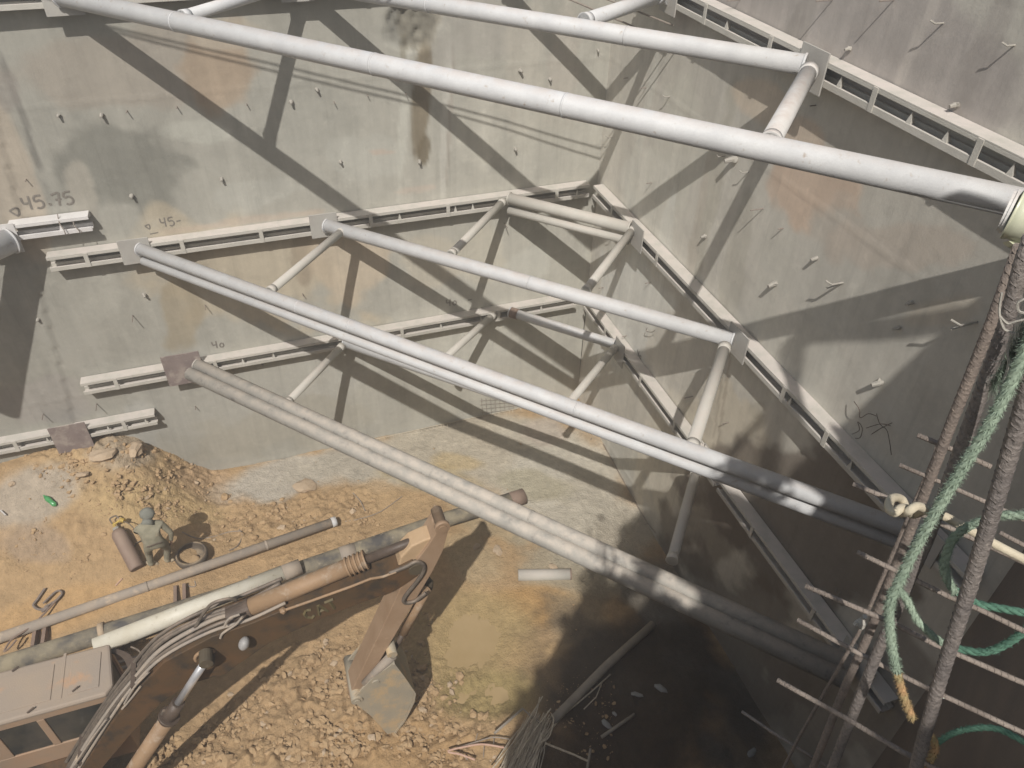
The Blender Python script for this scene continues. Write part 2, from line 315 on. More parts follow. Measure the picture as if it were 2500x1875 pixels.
def wall_sheet(name, label, plane, L, BL, base):
    cell = .05; nu = int(L / cell) + 1; z0, z1 = -1.4, 12.3; nv = int((z1 - z0) / cell) + 1
    u = -np.linspace(0, L, nu); z = np.linspace(z0, z1, nv); U, Z = np.meshgrid(u, z, indexing='ij'); U = U.ravel(); Z = Z.ravel()
    n1 = fbm(U, Z, U * 0 + (3 if plane == 'A' else 9), 1.1, 5); n2 = fbm(U, Z, U * 0 + 17, .35, 3)
    n3 = fbm(U * 3.0, Z * .22, U * 0 + 5, 1.0, 4)
    off = .018 * n2 + .006 * n1 + .006 * (np.mod(Z, 2.74) < .06)          # slightly wavy face, pour joints
    if plane == 'A':
        e = onA((1005, 62)); jx = -10.05 + .13 * (Z - 9.3)
        d = np.sqrt(((U - e.x) / .52) ** 2 + ((Z - e.z) / .42) ** 2) + n1 * .35
        pit = np.clip((1.0 - d) / .25, 0, 1); off = off - .07 * pit * (1 + .6 * n3 + .8 * fbm(U, Z, U, 7, 3))
        off = off + .035 * (U < jx + .03 * n1)
        X = np.stack([U, -off, Z], 1)
    else:
        X = np.stack([-off, U, Z], 1)
    ok = in_front(X); px, py = pjv(X); px = np.where(ok, px, -9e3); py = np.where(ok, py, -9e3)
    c = blobs(px, py, n1, base, BL, .30) * (1.0 if plane == 'A' else 1.32)  # right wall's colour lightened to make up for its weaker sunlight
    c = c * (.86 + .37 * np.exp(-((px - 1350) / 780) ** 2 - ((py - 720) / 620) ** 2))[:, None]  # vignette painted in: wall colour brightened towards the picture's centre
    if plane == 'A':
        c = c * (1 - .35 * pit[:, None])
        c = c * (1 - .13 * ((Z > 8.25) == (U * 0 > 1)).astype(float)[:, None] * 0)
    c = c * (1 + .055 * n2[:, None] + .05 * n3[:, None]); c = np.clip(c, .02, .9)
    F_ = gridfaces(nu, nv); OFFS[plane] = (off.reshape(nu, nv), cell, z0)
    me = bpy.data.meshes.new(name); n = len(X)
    # thickness: a back sheet of the four outer corners
    th = .6; ca = [0, nv - 1, (nu - 1) * nv + nv - 1, (nu - 1) * nv]
    back = [(X[i][0], th, X[i][2]) if plane == 'A' else (th, X[i][1], X[i][2]) for i in ca]
    faces = F_.tolist()
    edges_top = [i * nv + nv - 1 for i in range(nu)]; 
    faces += [[n + 0, n + 1, n + 2, n + 3], [n + 1, n + 2] + edges_top[::-1]]
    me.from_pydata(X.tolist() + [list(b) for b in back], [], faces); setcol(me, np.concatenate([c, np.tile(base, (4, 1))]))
    me.materials.append(M['wall'])
    me.polygons.foreach_set('use_smooth', [len(p.vertices) == 4 and p.vertices[0] < n for p in me.polygons])
    o = bpy.data.objects.new(name, me); link(o); return tag(o, label, 'wall')
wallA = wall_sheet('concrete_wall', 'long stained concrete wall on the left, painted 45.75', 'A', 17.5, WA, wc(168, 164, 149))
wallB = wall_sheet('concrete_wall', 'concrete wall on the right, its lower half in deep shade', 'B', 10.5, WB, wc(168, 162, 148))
def slabwall(a, b, label, z1=12.3, th=.7, mm='plaincon'):
    a = Vector(a); b = Vector(b); t = (b - a).normalized(); nrm = Vector((-t.y, t.x, 0)) * th
    m = MB(); m.prism([(a.x, a.y, -1.4), (b.x, b.y, -1.4), (b.x + nrm.x, b.y + nrm.y, -1.4), (a.x + nrm.x, a.y + nrm.y, -1.4)], (0, 0, z1 + 1.4))
    o = m.build('concrete_wall', M[mm], None); return tag(o, label, 'wall')
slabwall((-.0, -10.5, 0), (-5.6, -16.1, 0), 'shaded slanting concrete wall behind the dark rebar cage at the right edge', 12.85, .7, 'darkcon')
slabwall((-5.6, -16.1, 0), (-9, -21, 0), 'near concrete wall below the viewpoint, out of sight', 12.3, .7)
slabwall((-9, -21, 0), (-24, -21, 0), 'near concrete wall at the open side of the pit, out of sight', 12.3, .7)
slabwall((-24, -21, 0), (-24, 0, 0), 'far left concrete wall closing the pit, out of sight', 12.3, .7)
slabwall((-24, 0, 0), (-17.5, 0, 0), 'plain left continuation of the long concrete wall, out of sight', 12.3, .6)
# soil around the top of the pit
out = [(0.6, .6), (.7, -10.3), (-5.1, -16.2), (-8.6, -21.5), (-24.6, -21.5), (-24.6, .6)]
far = [(55, 50), (55, -10), (50, -60), (-8, -65), (-70, -65), (-70, 50)]
m = MB()
for i in range(6):
    j = (i + 1) % 6
    m.add([(*out[i], 12.0), (*out[j], 12.0), (*far[j], 12.0), (*far[i], 12.0)], [(0, 1, 2, 3)])
tag(m.build('upper_ground', M['upground']), kind='structure')
# terrace the picture is taken from: soil bench with its own face
terr = [(-9.6, -20.9), (-8.5, -16.8), (-8.1, -15.3), (-7.4, -14.6), (-6.5, -13.75), (-5.75, -13.05), (-5.15, -13.35), (-4.9, -15.3), (-5.8, -16.2), (-8.9, -20.9)]
m = MB(); m.prism([(x, y, -1.2) for x, y in terr], (0, 0, 11.6))
tag(m.build('terrace', M['plaincon']), kind='structure')

# ------------------------------------------------------------------ pit floor
def sstep(a, b, x): t = np.clip((x - a) / (b - a), 0, 1); return t * t * (3 - 2 * t)
PUD = [(1065, 1590), (1075, 1545), (1098, 1505), (1150, 1475), (1205, 1492), (1225, 1525), (1205, 1575), (1172, 1618), (1135, 1640), (1092, 1632)]
PUD2 = [(1120, 1700), (1155, 1665), (1225, 1655), (1262, 1680), (1255, 1725), (1210, 1745), (1150, 1738)]
def height(x, y, px, py, full=True):
    x = np.asarray(x, float); y = np.asarray(y, float)
    m = sstep(-8.6, -10.5, x) * (1 - .12 * sstep(-11, -13, x))
    h = 1.42 * m * np.exp(-(np.clip(-y, 0, 9) / 2.0) ** 2) + .22 * m * sstep(4.2, 2.0, -y)
    h = h - .10 * np.clip(-y, 0, 4.5) * sstep(-1.6, 0.1, x)
    for (cx, cy, rx, ry, d) in ((1145, 1560, 85, 85, .10), (1190, 1700, 70, 42, .09)):
        r = np.sqrt(((px - cx) / rx) ** 2 + ((py - cy) / ry) ** 2); h = h - d * sstep(1.75, .1, r)
    return h
def gz(p, it=6):
    z = 0.0
    for _ in range(it):
        X = onZ(p, z); z = float(height(X.x, X.y, p[0], p[1]))
    return Vector((X.x, X.y, z))
CL = [(760, 1760, 330, 190, -25, 1.0), (1080, 1740, 160, 150, 0, 1.0), (700, 1270, 210, 60, -12, .8), (320, 1150, 260, 100, 10, .85), (1000, 1560, 60, 120, 15, .7), (500, 1240, 150, 60, 0, .5), (860, 1240, 70, 60, 0, .6), (150, 1320, 130, 90, 0, .45),
      (240, 1085, 90, 40, 0, .7), (60, 1370, 90, 60, 0, .3), (800, 1330, 160, 30, -20, .4), (1190, 1820, 120, 80, 0, .6), (1500, 1760, 200, 120, 0, .25), (560, 1840, 300, 60, 0, .9)]
def clod(px, py):
    k = np.zeros(np.shape(px))
    for cx, cy, rx, ry, rot, s_ in CL:
        a = math.radians(rot); dx = px - cx; dy = py - cy
        u = (dx * math.cos(a) + dy * math.sin(a)) / rx; v = (-dx * math.sin(a) + dy * math.cos(a)) / ry
        k = np.maximum(k, s_ * sstep(1.25, .6, np.sqrt(u * u + v * v)))
    return k
gx = np.concatenate([np.linspace(-24, -15, 30)[:-1], np.linspace(-15, 0.3, 510)]); gy = np.concatenate([np.linspace(-21, -10.2, 40)[:-1], np.linspace(-10.2, .3, 350)])
GX, GY = np.meshgrid(gx, gy, indexing='ij'); GX = GX.ravel(); GY = GY.ravel(); G0 = np.zeros_like(GX)
X0 = np.stack([GX, GY, G0], 1); ok = in_front(X0); gpx, gpy = pjv(X0); gpx = np.where(ok, gpx, -9e3); gpy = np.where(ok, gpy, 9e3)
H = height(GX, GY, gpx, gpy); X0[:, 2] = H; p2x, p2y = pjv(X0); gpx = np.where(ok, p2x, gpx); gpy = np.where(ok, p2y, gpy)
n1 = fbm(GX, GY, G0 + 2, .9, 5); n2 = fbm(GX, GY, G0 + 7, 3.2, 4); n3 = fbm(GX, GY, G0 + 11, 9.0, 3)
vor = np.array([noise.voronoi(Vector((a * 5.5 + b_ * .4, b * 5.5 + c_ * .4, 0)))[0] for a, b, b_, c_ in zip(GX, GY, n1, n2)])
v1 = vor[:, 0]; v2 = vor[:, 1]
ck = clod(gpx, gpy)
wet = np.maximum(sstep(1.35, .9, np.sqrt(((gpx - 1150) / 150) ** 2 + ((gpy - 1560) / 130) ** 2)), sstep(1.3, .9, np.sqrt(((gpx - 1190) / 130) ** 2 + ((gpy - 1700) / 75) ** 2)))
H = H + (1 - .15 * wet) * (.035 * n1 + .018 * n2 * (.5 + ck) + .009 * n3) + ck * (1 - .6 * wet) * (.13 * np.clip(v2 - v1, 0, .4) * np.clip(.55 + 1.2 * n1, 0, 1.2) + .035 * n3 + .06 * n2)
D = lambda r, g, b: srgb(*soft(r, g, b, .27), .82)
GB = [
 (300, 1180, 320, 130, 5, D(205, 168, 112), .6, .4), (380, 1230, 200, 60, 0, D(206, 170, 108), .6, .5), (520, 1180, 120, 60, 20, D(196, 156, 112), .6, .5),
 (80, 1210, 130, 90, -15, D(186, 170, 148), .85, .3), (90, 1330, 110, 60, 0, D(176, 148, 118), .7, .5), (300, 1100, 90, 45, 0, D(184, 164, 136), .7, .5),
 (200, 1480, 300, 60, -15, D(206, 158, 96), .8, .4), (600, 1400, 260, 50, -18, D(200, 158, 104), .7, .4),
 (700, 1165, 210, 55, -12, D(192, 180, 160), 1, .3), (950, 1130, 260, 70, -10, D(190, 178, 156), 1, .3), (1180, 1100, 330, 120, 10, D(194, 180, 154), 1, .3),
 (1380, 1180, 210, 150, 20, D(206, 196, 174), .95, .3), (1460, 1290, 170, 140, 30, D(198, 186, 162), .9, .4), (1060, 1165, 140, 36, 8, D(196, 172, 122), .8, .5), (1130, 1130, 80, 24, 8, D(204, 174, 116), .7, .5), (1330, 1060, 60, 40, 0, D(192, 172, 152), .6, .5),
 (920, 1210, 120, 40, 10, D(200, 160, 106), .8, .5), (1230, 1270, 140, 50, 20, D(194, 170, 126), .7, .5), (1290, 1180, 120, 40, 15, D(172, 160, 122), .6, .5), (1160, 1370, 100, 60, 20, D(192, 164, 118), .8, .5), (1420, 1390, 200, 80, 10, D(178, 164, 134), .8, .5),
 (1330, 1480, 150, 55, 5, D(204, 152, 82), .85, .35), (1150, 1560, 170, 140, 0, D(188, 156, 96), .9, .3), (1430, 1560, 90, 160, 0, D(168, 148, 112), .7, .5), (1330, 1620, 130, 70, 0, D(190, 152, 96), .7, .5), (1200, 1700, 150, 80, 0, D(172, 146, 84), .9, .3),
 (720, 1740, 300, 170, 0, D(190, 150, 100), .8, .5), (1000, 1820, 250, 80, 0, D(196, 150, 92), .7, .5), (1600, 1700, 330, 300, 0, D(88, 74, 58), .95, .4), (1500, 1850, 300, 160, 0, D(88, 66, 44), .7, .5), (1620, 1440, 130, 100, 0, D(138, 128, 112), .8, .4), (1850, 1750, 240, 200, 0, D(120, 112, 100), .6, .5),  # dark lower-right browns paint the shade into the floor colour
]
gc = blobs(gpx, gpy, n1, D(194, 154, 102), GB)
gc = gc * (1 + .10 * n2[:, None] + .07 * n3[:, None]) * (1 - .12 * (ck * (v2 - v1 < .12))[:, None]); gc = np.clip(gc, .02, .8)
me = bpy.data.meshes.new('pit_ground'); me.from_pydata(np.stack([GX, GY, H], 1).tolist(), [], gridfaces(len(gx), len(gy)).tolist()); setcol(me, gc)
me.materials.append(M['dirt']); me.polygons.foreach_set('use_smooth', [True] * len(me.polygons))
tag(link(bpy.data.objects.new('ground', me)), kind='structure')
for nm, (cx, cy, rx, ry), zz in (('puddle_water', (1145, 1560, 150, 140), -.062), ('puddle_water', (1190, 1700, 125, 78), -.060)):
    pts = [onZ((cx + rx * math.cos(a_ * .2618), cy + ry * math.sin(a_ * .2618)), zz) for a_ in range(24)]
    m = MB(); m.add(pts, [tuple(range(len(pts)))]); tag(m.build(nm, M['mudwater']), kind='structure')
# loose clods nobody could count
m = MB(); m2 = MB(); cnt = 0
rockbase = []
for k in range(14):
    q = MB(); q.rock((0, 0, 0), 1, (1, random.uniform(.6, 1), random.uniform(.45, .75)), 1, .45); rockbase.append(q)
tries = 0
while cnt < 9000 and tries < 160000:
    tries += 1
    p = (random.uniform(-10, 1500), random.uniform(1060, 1875)); d = float(clod(p[0], p[1]))
    if random.random() > d ** 1.4 * .95 + .012: continue
    pn = noise.noise(Vector((p[0] / 70, p[1] / 50, 3))); pn2 = noise.noise(Vector((p[0] / 26, p[1] / 20, 8)))
    if random.random() > .10 + 1.5 * max(0, .35 + pn + .6 * pn2): continue
    g = gz(p, 4)
    if g.y > -.1 and g.x > -8.5: continue
    if ((p[0] - 1145) / 100) ** 2 + ((p[1] - 1560) / 95) ** 2 < 1 or ((p[0] - 1190) / 80) ** 2 + ((p[1] - 1700) / 48) ** 2 < 1: continue
    r = .008 + .062 * random.random() ** 7 * (.4 + .9 * d) + (.045 if random.random() < .012 * d else 0)
    b = random.choice(rockbase); a = random.uniform(0, 6.28); ca, sa = math.cos(a) * r, math.sin(a) * r
    tgt = m if random.random() < .95 else m2
    tgt.add([(g.x + v[0] * ca - v[1] * sa, g.y + v[0] * sa + v[1] * ca, g.z + .05 * r + .004 + v[2] * r) for v in b.v], b.f); cnt += 1
tag(m.build('dirt_clods', M['rock']), kind='stuff'); tag(m2.build('dirt_clods', M['rockg']), kind='stuff')
RK = [((200, 1158), .14, 'flat pale stone half buried on top of the dirt mound', 'rockg', (1, .7, .35)), ((765, 1612), .11, 'roundish clod of dirt right of the excavator boom shadow', 'rock', (1, 1, .8)), ((745, 1642), .09, 'smaller clod just below the roundish clod by the boom shadow', 'rock', (1, .8, .7)),
      ((1215, 1345), .12, 'whitish flat stone beside the shadow of the excavator arm', 'rockg', (1, .8, .3)), ((1350, 1385), .10, 'square pale stone above the half buried pipe length', 'rockg', (1, .8, .4)), ((1165, 1335), .09, 'pale stone left of the whitish flat stone near the arm shadow', 'rockg', (1, .7, .3)),
      ((550, 1215), .10, 'yellowish lump at the right foot of the dirt mound', 'rock', (1, .9, .8)), ((1030, 1632), .08, 'clod beside the bucket shadow near the puddle', 'rock', (1, .8, .8)), ((1098, 1672), .06, 'pale clod between the bucket and the green puddle', 'rockg', (1, .8, .8)),
      ((30, 1182), .07, 'small pale stone on the grey ledge at the left edge', 'rockg', (1, .8, .6)), ((255, 1115), .22, 'broad broken slab edge of soil under the right end of the low beam', 'rockg', (1.2, .8, .5)), ((330, 1098), .18, 'greyish lump of soil against the wall under the low beam', 'rockg', (1.2, .8, .6)),
      ((745, 1190), .22, 'big rounded grey boulder at the foot of the left wall', 'rockg', (1.1, .9, .35)), ((1155, 1745), .08, 'clod at the near edge of the green puddle', 'rock', (1, .8, .7)), ((870, 1835), .10, 'large clod at the bottom edge below the bucket', 'rock', (1, .8, .7)), ((620, 1835), .09, 'lone clod at the bottom edge left of the bucket', 'rock', (1, .8, .7))]
for p, r, lab, mt, sq in RK:
    g = gz(p); m = MB(); m.rock((g.x, g.y, g.z + r * .2), r, sq, 2, .3); tag(m.build('stone' if mt == 'rockg' else 'dirt_lump', M[mt], origin=g), lab, 'stone' if mt == 'rockg' else 'clod')
# ------------------------------------------------------------------ walers (double beams) with their bearing plates
PW = .23                                             # how far a waler stands off its wall
def AX(side, t, n, z):                               # t along the wall from the corner, n out of the wall
    return Vector((-t, -n, z)) if side == 'A' else Vector((-n, -t, z))
def wbox(m, side, t0, t1, n0, n1, z0, z1):
    a = AX(side, t0, n0, z0); b = AX(side, t1, n1, z1)
    m.box([min(a[i], b[i]) for i in range(3)], [max(a[i], b[i]) for i in range(3)])
def waler(label, side, t0, t1, zt, plates, battens, spikes=(), mt='waler', split=None, pm='plate', group='steel double beams bolted along the walls'):
    r = thing('wall_beam', label, 'steel beam', AX(side, t0, 0, zt - .28), group)
    segs = [(t0, t1)]
    m = MB()
    for a, b in segs:
        wbox(m, side, a, b, .012, PW, zt - .020, zt); wbox(m, side, a, b, PW - .016, PW, zt - .062, zt - .020); wbox(m, side, a, b, .012, .05, zt - .1, zt - .020)
    m.build('upper_rail', M[mt], r, bevel=.004)
    m = MB()
    for a, b in segs:
        wbox(m, side, a, b, PW - .03, PW, zt - .275, zt - .198); wbox(m, side, a, b, .012, PW - .03, zt - .275, zt - .26)
        wbox(m, side, a, b, .012, .06, zt - .26, zt - .2)
    m.build('lower_rail', M[mt], r, bevel=.004)
    for t in battens:
        m = MB(); wbox(m, side, t - .035, t + .035, PW, PW + .012, zt - .27, zt - .012); m.build('batten', M[mt], r)
    for t in spikes:
        a = AX(side, t - .035, PW - .005, zt - .2); b = AX(side, t + .035, PW - .005, zt - .2); c = AX(side, t, PW - .02, zt - .075)
        d = AX(side, t, PW - .10, zt - .2)
        m = MB(); m.add([a, b, c, d], [(0, 1, 2), (1, 3, 2), (3, 0, 2), (0, 3, 1)]); m.build('stiffener', M[mt], r)
    for (t, w_, za, zb) in plates:
        m = MB(); wbox(m, side, t - w_ / 2, t + w_ / 2, PW + .003, PW + .023, za, zb); m.build('bearing_plate', M[pm], r, bevel=.003)
    return r
Z1, Z2, Z3, Z4 = 9.93, 5.85, 3.17, 2.10
waler('uppermost double beam on the left wall, its end peeking in at top left', 'A', 3.4, 13.5, Z1, [(8.75, .5, Z1 - .38, Z1 + .1), (5.5, .5, Z1 - .38, Z1 + .1)], [4.5, 7.1, 9.9], [])
waler('uppermost double beam on the right wall, ending near the pale green tin', 'B', 1.2, 10.3, Z1, [(5.83, .5, Z1 - .38, Z1 + .1), (9.85, .5, Z1 - .38, Z1 + .1), (2.3, .5, Z1 - .38, Z1 + .1)], [3.35, 4.95, 6.9, 8.35], [3.9, 4.9, 6.32, 7.45, 7.95, 8.75, 9.2])
waler('second double beam on the left wall, below the faint 45 mark, meeting the corner', 'A', .28, 10.25, Z2, [(8.86, .5, Z2 - .33, Z2 + .14), (5.62, .5, Z2 - .33, Z2 + .14)], [1.0, 3.25, 4.75, 6.75, 8.1, 9.65], [.55, 3.1, 2.75, 4.2])
waler('second double beam on the right wall, coming down from the corner', 'B', .28, 10.3, Z2, [(2.32, .46, Z2 - .33, Z2 + .14), (5.75, .5, Z2 - .33, Z2 + .14), (9.68, .5, Z2 - .33, Z2 + .14)], [1.2, 3.1, 6.95, 7.9], [7.1, 8.4])
waler('third double beam on the left wall, with a rusty plate, below faint 40 marks', 'A', .35, 10.55, Z3, [(8.70, .70, Z3 - .42, Z3 + .30)], [4.35, 9.95, 8.12, 2.2], [1.2, 3.5, 7.6, 7.0, 2.6], pm='rustplate')
waler('third double beam on the right wall, ending at the torn rusty bracket', 'B', .35, 6.05, Z3, [(2.25, .4, Z3 - .40, Z3 + .16)], [1.5, 3.2, 4.6], [])
waler('lowest stretch of double beam on the right wall, deep in the shade', 'B', 6.15, 10.3, Z3, [(9.72, .6, Z3 - .42, Z3 + .26)], [7.2, 8.8], [])
waler('lowest short double beam with square rusty plate, just above the dirt mound', 'A', 9.5, 13.2, Z4 + .02, [(11.08, .66, Z4 - .50, Z4 + .17)], [12.05, 10.1], [10.4, 11.5, 9.7], pm='rustplate', mt='waler')
waler('short white double beam under the painted 45.75 with wires hanging from it', 'A', 9.4, 10.6, 6.5, [], [], [9.85], mt='walerw')
# ------------------------------------------------------------------ pipes across the corner
def strut(label, z, tA, tB, r, mt='white', second=None, bands=(), nA=PW + .02, nB=PW + .02, cut=None, group='white pipes braced across the corner', extra=None):
    A = Vector((-tA, -nA, z)); B = Vector((-nB, -tB, z))
    t = thing('pipe_strut', label, 'steel pipe', A, group)
    m = MB(); m.tube([A, B], r, 32); po = m.build('pipe', M[mt], t, smooth=True)
    L_ = (B - A)
    for b in bands:
        c = A + L_ * b; m = MB(); m.tube([c - L_.normalized() * .012, c + L_.normalized() * .012], r + .004, 32); m.build('weld_band', M[mt], po, smooth=True)
    for (off, dz, r2, m2) in (second or []):
        nrm = Vector((L_.y, -L_.x, 0)).normalized() * off
        m = MB(); m.tube([A + nrm + Vector((0, 0, dz)), B + nrm + Vector((0, 0, dz))], r2, 28); m.build('pipe', M[m2], t, smooth=True)
    for e, s_ in ((A, 1), (B, -1)):
        m = MB(); d = L_.normalized() * s_; m.tube([e, e + d * .03], r + .018, 28); m.build('weld_ring', M[mt], t, smooth=True)
    return t
strut('thickest white pipe, crossing the whole photo along the top', 9.80, 8.75, 9.83, .123, 'white', None, (.18, .43, .62))
strut('white pipe from the top edge to the uppermost right beam', 9.80, 5.38, 5.72, .118, 'white', None, (.3, .7))
strut('small corner pipe of the uppermost level, above the frame', 9.80, 2.2, 2.3, .11, 'white', None, ())
strut('longest white double pipe, running from the second left beam into the shade', Z2 - .06, 8.78, 9.64, .104, 'white', [(-.0, -.235, .082, 'white')], (.28, .36, .66))
strut('single white pipe of the second level, lying between the two double pipes', Z2 - .10, 5.58, 5.67, .120, 'white', None, (.55,))
strut('short double pipe nearest the corner on the second level', Z2 - .05, 2.02, 2.06, .110, 'cream', [(0, -.26, .080, 'cream')], ())
strut('dirty grey double pipe of the third level crossing low over the pit floor', Z3 - .02, 8.44, 9.74, .125, 'grimy', [(.21, -.07, .130, 'grimy')], (.45, .60))
strut('white pipe of the third level mostly hidden behind the long double pipe', Z3 - .10, 5.55, 5.60, .115, 'white', None, ())
strut('short pipe nearest the corner on the third level, rusty at its left end', Z3 - .07, 1.95, 2.03, .104, 'white', None, ())
def brace(label, a, b, z, r, mt='cream', joint=True, group='thin brace pipes between neighbouring pipes'):
    A = onZ(a, z) if len(a) == 2 else Vector(a); B = onZ(b, z) if len(b) == 2 else Vector(b)
    t = thing('brace_pipe', label, 'brace pipe', A, group)
    m = MB(); m.tube([A, B], r, 22); m.build('pipe', M[mt], t, smooth=True)
    d = (B - A).normalized()
    for e, s_ in ((A, 1), (B, -1)):
        m = MB(); m.tube([e + d * s_ * .0, e + d * s_ * .12], [r + .014, r + .003], 22); m.build('weld_ring', M[mt], t, smooth=True)
brace('thin brace joining the left end of the single pipe to the long double pipe', (838, 562), (658, 712), 5.76, .072)
brace('thin brace joining the left end of the short double pipe to the single pipe', (1228, 492), (1100, 622), 5.78, .072)
brace('thin brace joining the right end of the short double pipe to the single pipe', (1545, 560), (1430, 710), 5.78, .075)
brace('long brace joining the right end of the single pipe to the long double pipe', (1770, 846), (1688, 1095), 5.76, .088)
brace('stout brace at upper right between the two topmost pipes', (1975, 175), (1878, 350), 9.80, .10, 'dusty')
brace('thin brace at the top left edge joining the thickest top pipe', (-5.6, -.3, 9.8), (445, 42), 9.80, .08, 'white')
brace('thin brace at the top right of centre joining the shorter top pipe', (-.4, -2.3, 9.8), (1425, 52), 9.80, .10, 'white')
brace('thin shaded brace from the rusty pipe end to the pipe of the third level', (1205, 768), (1078, 882), 3.09, .075)
brace('thin brace dropping from the hidden third level pipe onto the grey pipe at left', (835, 845), (700, 985), 3.08, .075)
brace('thin brace from the right end of the short third level pipe, partly shaded', (1500, 850), (1385, 990), 3.08, .08)
brace('dark brace in the shade below the long double pipe at right', (1700, 1150), (1640, 1370), 3.06, .085)
# rusty stub end on the third level pipe
A = Vector((-1.95, -PW - .02, Z3 - .07)); B = Vector((-PW - .02, -2.03, Z3 - .07)); d = (B - A).normalized()
m = MB(); m.tube([A - d * .0, A + d * .20], .118, 24); o = m.build('pipe_collar', M['rusty2'], None, smooth=True, origin=A); tag(o, 'rusty collar on the left end of the short third level pipe', 'pipe collar')
# pipe leaving the left wall at 45.75
a = onA((30, 600), -.26); a = Vector((-10.62, -.26, 6.26)); b = a + Vector((-2.6, -2.3, 0))
t = thing('pipe_strut', 'fat pale pipe end leaving the frame at the left edge, beside the painted 45.75', 'steel pipe', a)
m = MB(); m.tube([a, b], .20, 32); m.build('pipe', M['white'], t, smooth=True)
m = MB(); m.tube([a, a + (b - a).normalized() * .03], .225, 28); m.build('weld_ring', M['white'], t, smooth=True)
m = MB(); wbox(m, 'A', 10.5, 11.1, PW, PW + .02, 6.02, 6.54); m.build('bearing_plate', M['walerw'], t)
# ------------------------------------------------------------------ cables whose shadows cross the left wall
def backproj(P, h): k = h / -SUN.z; return Vector((P.x - SUN.x * k, P.y - SUN.y * k, P.z + h))
for lab, pts in (('upper of two cables above the pit, seen by shadows on the left wall', [(180, 45), (270, 68), (700, 165), (1130, 268), (1320, 322)]), ('lower of two cables above the pit, seen by shadows on the left wall', [(190, 55), (290, 82), (700, 182), (1130, 285), (1430, 378)])):
    P = [backproj(onA(q), 3.3) for q in pts]; P = [P[0] + (P[0] - P[1]) * 5] + P + [P[-1] + (P[-1] - P[-2]) * 1.5]
    m = MB(); m.tube(bez(P, 4), .013, 8); tag(m.build('cable', M['wire'], None, origin=P[0]), lab, 'cable')
# ------------------------------------------------------------------ handwriting on the walls
GL = {'4': [[(0, 1), (.02, .62), (.12, .5), (.45, .52)], [(.5, 1.05), (.46, .5), (.44, 0)]], '5': [[(.55, 1), (.1, .95), (.05, .58), (.35, .62), (.55, .42), (.5, .12), (.25, 0), (.05, .08)]],
      '7': [[(0, .88), (.25, .98), (.55, 1), (.45, .6), (.35, 0)], [(.18, .48), (.6, .52)]], '.': [[(.1, .18), (.2, .25), (.22, .1)]], '-': [[(.05, .45), (.5, .5)]],
      '0': [[(.25, .6), (.05, .35), (.12, .05), (.35, .0), (.5, .25), (.42, .55), (.22, .6)]], 'v': [[(0, .55), (.6, .7), (.5, .0), (0, .55)]], '_': [[(0, 0), (.7, .05)]]}
def write(wall, side, p, text, h, tilt=0, mt='mark', thick=.017):
    o = onA(p) if side == 'A' else onB(p); m = MB(); x = 0
    for ch in text:
        if ch == ' ': x += .5 * h; continue
        for st in GL[ch]:
            pts = []
            for (u, v) in st:
                uu = x + u * h; vv = v * h + uu * tilt
                pts.append((o.x + uu, -.031 - (.035 if o.x + uu < -9.6 - .0 and 0 else 0), o.z + vv) if side == 'A' else (-.031, o.y - uu, o.z + vv))
            P = bez(pts, 4) if len(pts) > 2 else [Vector(q) for q in pts]
            for i in range(len(P) - 1):                 # brush strokes, 2 mm of paint
                a, b = P[i], P[i + 1]; dd = (b - a)
                if dd.length < 1e-5: continue
                m.tube([a, b], thick, 6)
        x += (.78 if ch not in '.' else .45) * h
    G_, cell, z0 = OFFS[side]; vv2 = []
    for v in m.v:
        u = -v[0] if side == 'A' else -v[1]; i = min(max(u / cell, 0), G_.shape[0] - 2); j = min(max((v[2] - z0) / cell, 0), G_.shape[1] - 2)
        i0, j0 = int(i), int(j); fi, fj = i - i0, j - j0
        of = G_[i0, j0] * (1 - fi) * (1 - fj) + G_[i0 + 1, j0] * fi * (1 - fj) + G_[i0, j0 + 1] * (1 - fi) * fj + G_[i0 + 1, j0 + 1] * fi * fj
        nn = (v[1] if side == 'A' else v[0]) + .031; k = -of - .004 + nn * .15
        vv2.append((v[0], k, v[2]) if side == 'A' else (k, v[1], v[2]))
    m.v = vv2
    oo = m.build('painted_mark', M[mt], wall); return oo
write(wallA, 'A', (62, 514), '45.75', .22, .02, thick=.021); write(wallA, 'A', (30, 528), 'v', .20, .05); write(wallA, 'A', (48, 537), '_', .2, .02, thick=.015)
write(wallA, 'A', (395, 554), '45-', .16, 0, thick=.013); write(wallA, 'A', (356, 560), 'v', .12, 0, thick=.012); write(wallA, 'A', (366, 571), '_', .2, 0, thick=.010)
write(wallA, 'A', (521, 851), '40', .16, .05, thick=.015); write(wallA, 'A', (1090, 748), '40', .17, .05, thick=.015); write(wallA, 'A', (1141, 741), '-', .2, 0, thick=.012)
write(wallB, 'B', (1556, 866), '40', .13, 0, thick=.013); write(wallB, 'B', (2034, 1452), '40', .16, 0, thick=.015)
